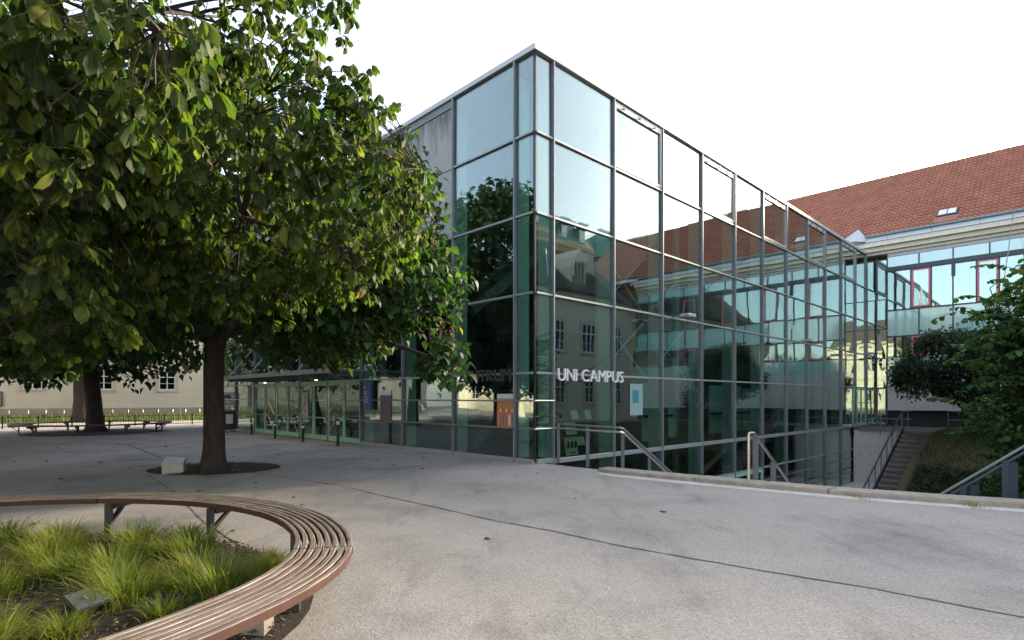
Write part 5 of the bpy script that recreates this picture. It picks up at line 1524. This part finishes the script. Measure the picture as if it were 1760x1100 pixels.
# ---- fine-leaved shrub on the terrace edge + low ground cover
M['leaf_e'] = leaf_mat('shrub_leaf', [(0.0, (.014, .034, .022)), (.6, (.030, .058, .034)), (1, (.06, .09, .05))], 'attr', trans=.3, vein=2)
sh = thing('fine_leaved_shrub', 'dark fine-leaved multi-stemmed shrub against the white wall at right', 'shrub', (0, 0, 0))
ellE = [((19.6, 25.2, 3.1), (2.0, 1.6, 1.6), 3), ((18.3, 25.4, 2.6), (1.3, 1.2, 1.0), 1.2), ((21.5, 25.0, 3.2), (1.8, 1.5, 1.5), 1.5), ((21.2, 24.6, 1.5), (1.7, 1.4, 1.3), 1.3)]
cE = ell_points(ellE, 1150, .55, lambda p: clumpy(p, 1.6, -.25, 3.0))
dE = branches((20.2, 25.4, -.3), (20.15, 25.4, .9), .10, cE, 7, 70, (0, 0), sh, M['bark'], M['twig'], .006)
P, R, Sc, T = cluster_leaves(cE, dE, 26, 3.0, (-1.0, 1.0), (.7, 1.5), lambda P: np.clip(rng.normal(.45, .25, len(P)), 0, 1), .05)
P = P+rng.normal(0, .13, P.shape)
scatter('foliage', [simple(rnd, .125) for _ in range(4)], P, R, Sc, T, M['leaf_e'], sh)
def bank_pts(n, a0, a1, b0, b1):
    a = rng.uniform(a0, a1, n); b = rng.uniform(b0, b1, n)
    z = np.array([bank_z(x, y) for x, y in zip(a, b)])
    return np.stack([X0+a*CT-b*ST, Y0+a*ST+b*CT, z], 1)
M['cover'] = leaf_mat('ground_cover_leaf', [(0.0, (.010, .026, .016)), (.6, (.02, .044, .022)), (1, (.045, .075, .03))], 'attr', trans=.25, vein=2)
P = np.vstack([bank_pts(9000, 14.2, 18.5, -8.5, -4.35), bank_pts(9000, 6.0, 14.5, -9.5, -6.2)])
P[:, 2] += rng.random(len(P))*(.12+.2*np.abs(np.sin(P[:, 0]*1.9)*np.cos(P[:, 1]*2.3)))
gc = scatter('ground_cover', [simple(rnd, .11) for _ in range(4)], P, rotz(rng.uniform(0, 6.3, len(P))) @ rotx(rng.uniform(-.9, .9, len(P))), rng.uniform(.7, 1.4, len(P)), np.clip(rng.normal(.45, .25, len(P)), 0, 1), M['cover'])
def blades(n, P, h, w, lean, m, name, stiff=.5, tone=None, kind='stuff', parent=None, fan=None):
    """curved tapering grass blades"""
    az = rng.uniform(0, 2*PI, n) if fan is None else fan
    hh = h*rng.uniform(.55, 1.15, n); ln = lean*rng.uniform(.3, 1.3, n)
    rows = np.array([0, .3, .6, .85, 1.0]); wid = np.array([.8, 1, .8, .45, .05])
    d = np.stack([np.cos(az), np.sin(az), np.zeros(n)], 1); s = np.stack([-np.sin(az), np.cos(az), np.zeros(n)], 1)
    V = np.zeros((n, 5, 2, 3)); 
    for i, (t, wd) in enumerate(zip(rows, wid)):
        c = P+d*(ln*hh*t**1.7)[:, None]+np.array([0, 0, 1])*(hh*(t-.28*np.minimum(ln, 1.4)*t**2.4))[:, None]
        V[:, i, 0] = c-s*(w*wd/2); V[:, i, 1] = c+s*(w*wd/2)
    f = np.array([(2*i, 2*i+1, 2*i+3, 2*i+2) for i in range(4)])
    F = (f[None]+(np.arange(n)*10)[:, None, None]).reshape(-1, 4)
    uv = np.tile(np.array([(u, t) for t in rows for u in (-.5, .5)]), (n, 1))
    T = np.repeat(np.clip(rng.normal(.5, .22, n), 0, 1) if tone is None else tone, 10)
    return V.reshape(-1, 3), F, uv, T
M['grass'] = leaf_mat('tuft_grass', [(0.0, (.05, .085, .014)), (.45, (.115, .165, .026)), (.72, (.19, .215, .045)), (.9, (.32, .28, .12)), (1, (.40, .32, .18))], 'attr', trans=.5, vein=0.0, tr_gain=(1.5, 1.5, .6))
M['bankgrass'] = leaf_mat('bank_grass', [(0.0, (.03, .05, .014)), (.5, (.07, .07, .03)), (1, (.15, .11, .05))], 'attr', trans=.35, vein=0.0)
P = bank_pts(22000, 12.5, 26, -13, -4.2)
V, F, u, T = blades(len(P), P, .24, .022, .9, None, '')
link('bank_grass', np_mesh('bank_grass', V, F, M['bankgrass'], u, T))['kind'] = 'stuff'
# grass tufts in the round bed
TUFT = [(-4.75, 5.95, 1.0), (-3.85, 5.85, 1.05), (-4.35, 5.35, .95), (-3.1, 5.55, 1.1), (-2.75, 5.0, 1.0), (-3.55, 5.05, 1.1), (-2.35, 4.55, .95), (-2.95, 4.35, 1.0), (-4.6, 4.75, 1.0),
        (-5.3, 5.4, 1.0), (-4.05, 4.45, .85), (-3.95, 3.75, .9), (-3.2, 3.45, .95), (-4.4, 3.35, 1.0), (-3.6, 2.85, .9), (-5.6, 4.6, 1), (-5.5, 3.6, 1), (-6.3, 4.9, 1.1), (-6.2, 3.2, 1), (-5.2, 2.4, 1),
        (-2.2, 5.25, .7), (-3.55, 6.25, .75), (-5.5, 6.2, .9), (-4.9, 4.0, .9), (-3.3, 4.75, .8), (-2.75, 4.7, .7), (-3.9, 4.95, .75), (-4.5, 5.75, .7), (-2.2, 4.9, .65), (-3.4, 5.6, .7), (-4.2, 4.1, .75), (-2.5, 4.1, .6), (-3.55, 3.7, .7), (-2.95, 3.75, .6), (-5.0, 5.1, .8), (-3.3, 3.15, .75)]
ROWS = {'back': sorted([t for t in TUFT if t[1] > 5.2]), 'middle': sorted([t for t in TUFT if 4.2 < t[1] <= 5.2]), 'front': sorted([t for t in TUFT if t[1] <= 4.2])}
def tuft_label(t):
    for nm, lst in ROWS.items():
        if t in lst: return 'clump of long yellow-green grass, %s from the left in the %s row of the bed' % (ORD[lst.index(t)], nm)
for k, (x, y, s) in enumerate(TUFT):
    n = int(520*s)
    r = np.abs(rng.normal(0, .125*s, n)); a = rng.uniform(0, 2*PI, n)
    P = np.stack([r*np.cos(a), r*np.sin(a), np.full(n, .02)], 1)
    fan = a+rng.normal(0, .5, n)
    V, F, u, T = blades(n, P, .32*s*rnd.uniform(.85, 1.15), 0.0064, 1.05, None, '', fan=fan, tone=np.clip(rng.normal(.45 if k % 4 else .58, .2, n), 0, 1))
    o = link('grass_tuft', np_mesh('grass_tuft', V, F, M['grass'], u, T)); o.location = (x, y, .01)
    tag(o, tuft_label(TUFT[k]), 'grass clump', 'ornamental grass clumps in the round bed')
def chips(name, n, fn, size, m):
    P = np.array([fn() for _ in range(n)])
    v = np.array([(-.5, -.28, 0), (.5, -.22, .06), (.42, .3, .0), (-.45, .22, .1), (-.5, -.28, -.12), (.5, -.22, -.06), (.42, .3, -.12), (-.45, .22, -.02)])
    f = np.array([(0, 1, 2, 3), (4, 7, 6, 5), (0, 4, 5, 1), (1, 5, 6, 2), (2, 6, 7, 3), (3, 7, 4, 0)])
    R = rotz(rng.uniform(0, 6.3, n)) @ rotx(rng.normal(0, .35, n))
    return scatter(name, [(v, f, np.zeros((8, 2)))], P, R, size*rng.uniform(.5, 1.5, n), rng.random(n), m)
def in_bed():
    ph = rnd.uniform(0, 2*PI); r = (r_out(ph)-.36)*math.sqrt(rnd.random())
    return (BC[0]+r*math.cos(ph), BC[1]+r*math.sin(ph), .045+rnd.random()*.02)
M['chipmix'] = leaf_mat('bark_chips', [(0, (.014, .009, .007)), (.6, (.045, .024, .016)), (.9, (.09, .048, .028)), (1, (.24, .18, .12))], 'attr', trans=.0, vein=0, rough=.9)
chips('bark_mulch', 9000, in_bed, .030, M['chipmix'])
def in_pit():
    a = rnd.uniform(0, 2*PI); r = math.sqrt(rnd.random())*.97
    return (pc.x+1.4*r*math.cos(a), pc.y+1.1*r*math.sin(a), .035)
chips('pit_mulch', 1500, in_pit, .030, M['chipmix'])
# weeds behind the low fence
n = 7000
s0 = rng.uniform(-22, 18, n); y0 = rng.uniform(-8.5, -1.5, n)
P = np.stack([-29+s0*math.cos(rot)-y0*math.sin(rot), 48+s0*math.sin(rot)+y0*math.cos(rot), np.zeros(n)], 1)
V, F, u, T = blades(n, P, .55, .035, .5, None, '')
M['weed'] = leaf_mat('weed_grass', [(0.0, (.03, .06, .015)), (.6, (.065, .10, .025)), (1, (.14, .13, .05))], 'attr', trans=.35, vein=0)
link('weeds', np_mesh('weeds', V, F, M['weed'], u, T))['kind'] = 'stuff'
mb = MB(); q = [(-34, -9), (22, -9), (22, -.07), (-34, -.07)]
mb.add([(-29+x*math.cos(rot)-y*math.sin(rot), 48+x*math.sin(rot)+y*math.cos(rot), .004) for x, y in q], [(0, 1, 2, 3)])
struct(mb.build('verge_soil', M['bank']))
# small weeds in the kerb joints, fallen leaves
for (a, b) in ((.98, -8.25), (.6, -6.9)):
    p = W(a-.36, b, .01); n = 60
    P = np.stack([rng.normal(0, .05, n), rng.normal(0, .10, n), np.zeros(n)], 1)
    V, F, u, T = blades(n, P, .09, .006, .9, None, '')
    o = link('kerb_weed', np_mesh('kerb_weed', V, F, M['grass'], u, T)); o.location = p
    tag(o, 'little tuft of grass in the kerb joint, ' + ('nearest the right edge' if b < -8 else 'left of the larger one'), 'weed')
def lit():
    while True:
        x, y = rnd.uniform(-24, 3), rnd.uniform(4, 30)
        if rnd.random() < .25 or x < -2: return (x, y, .012)
chips('fallen_leaves', 260, lit, .06, M['chipmix'])
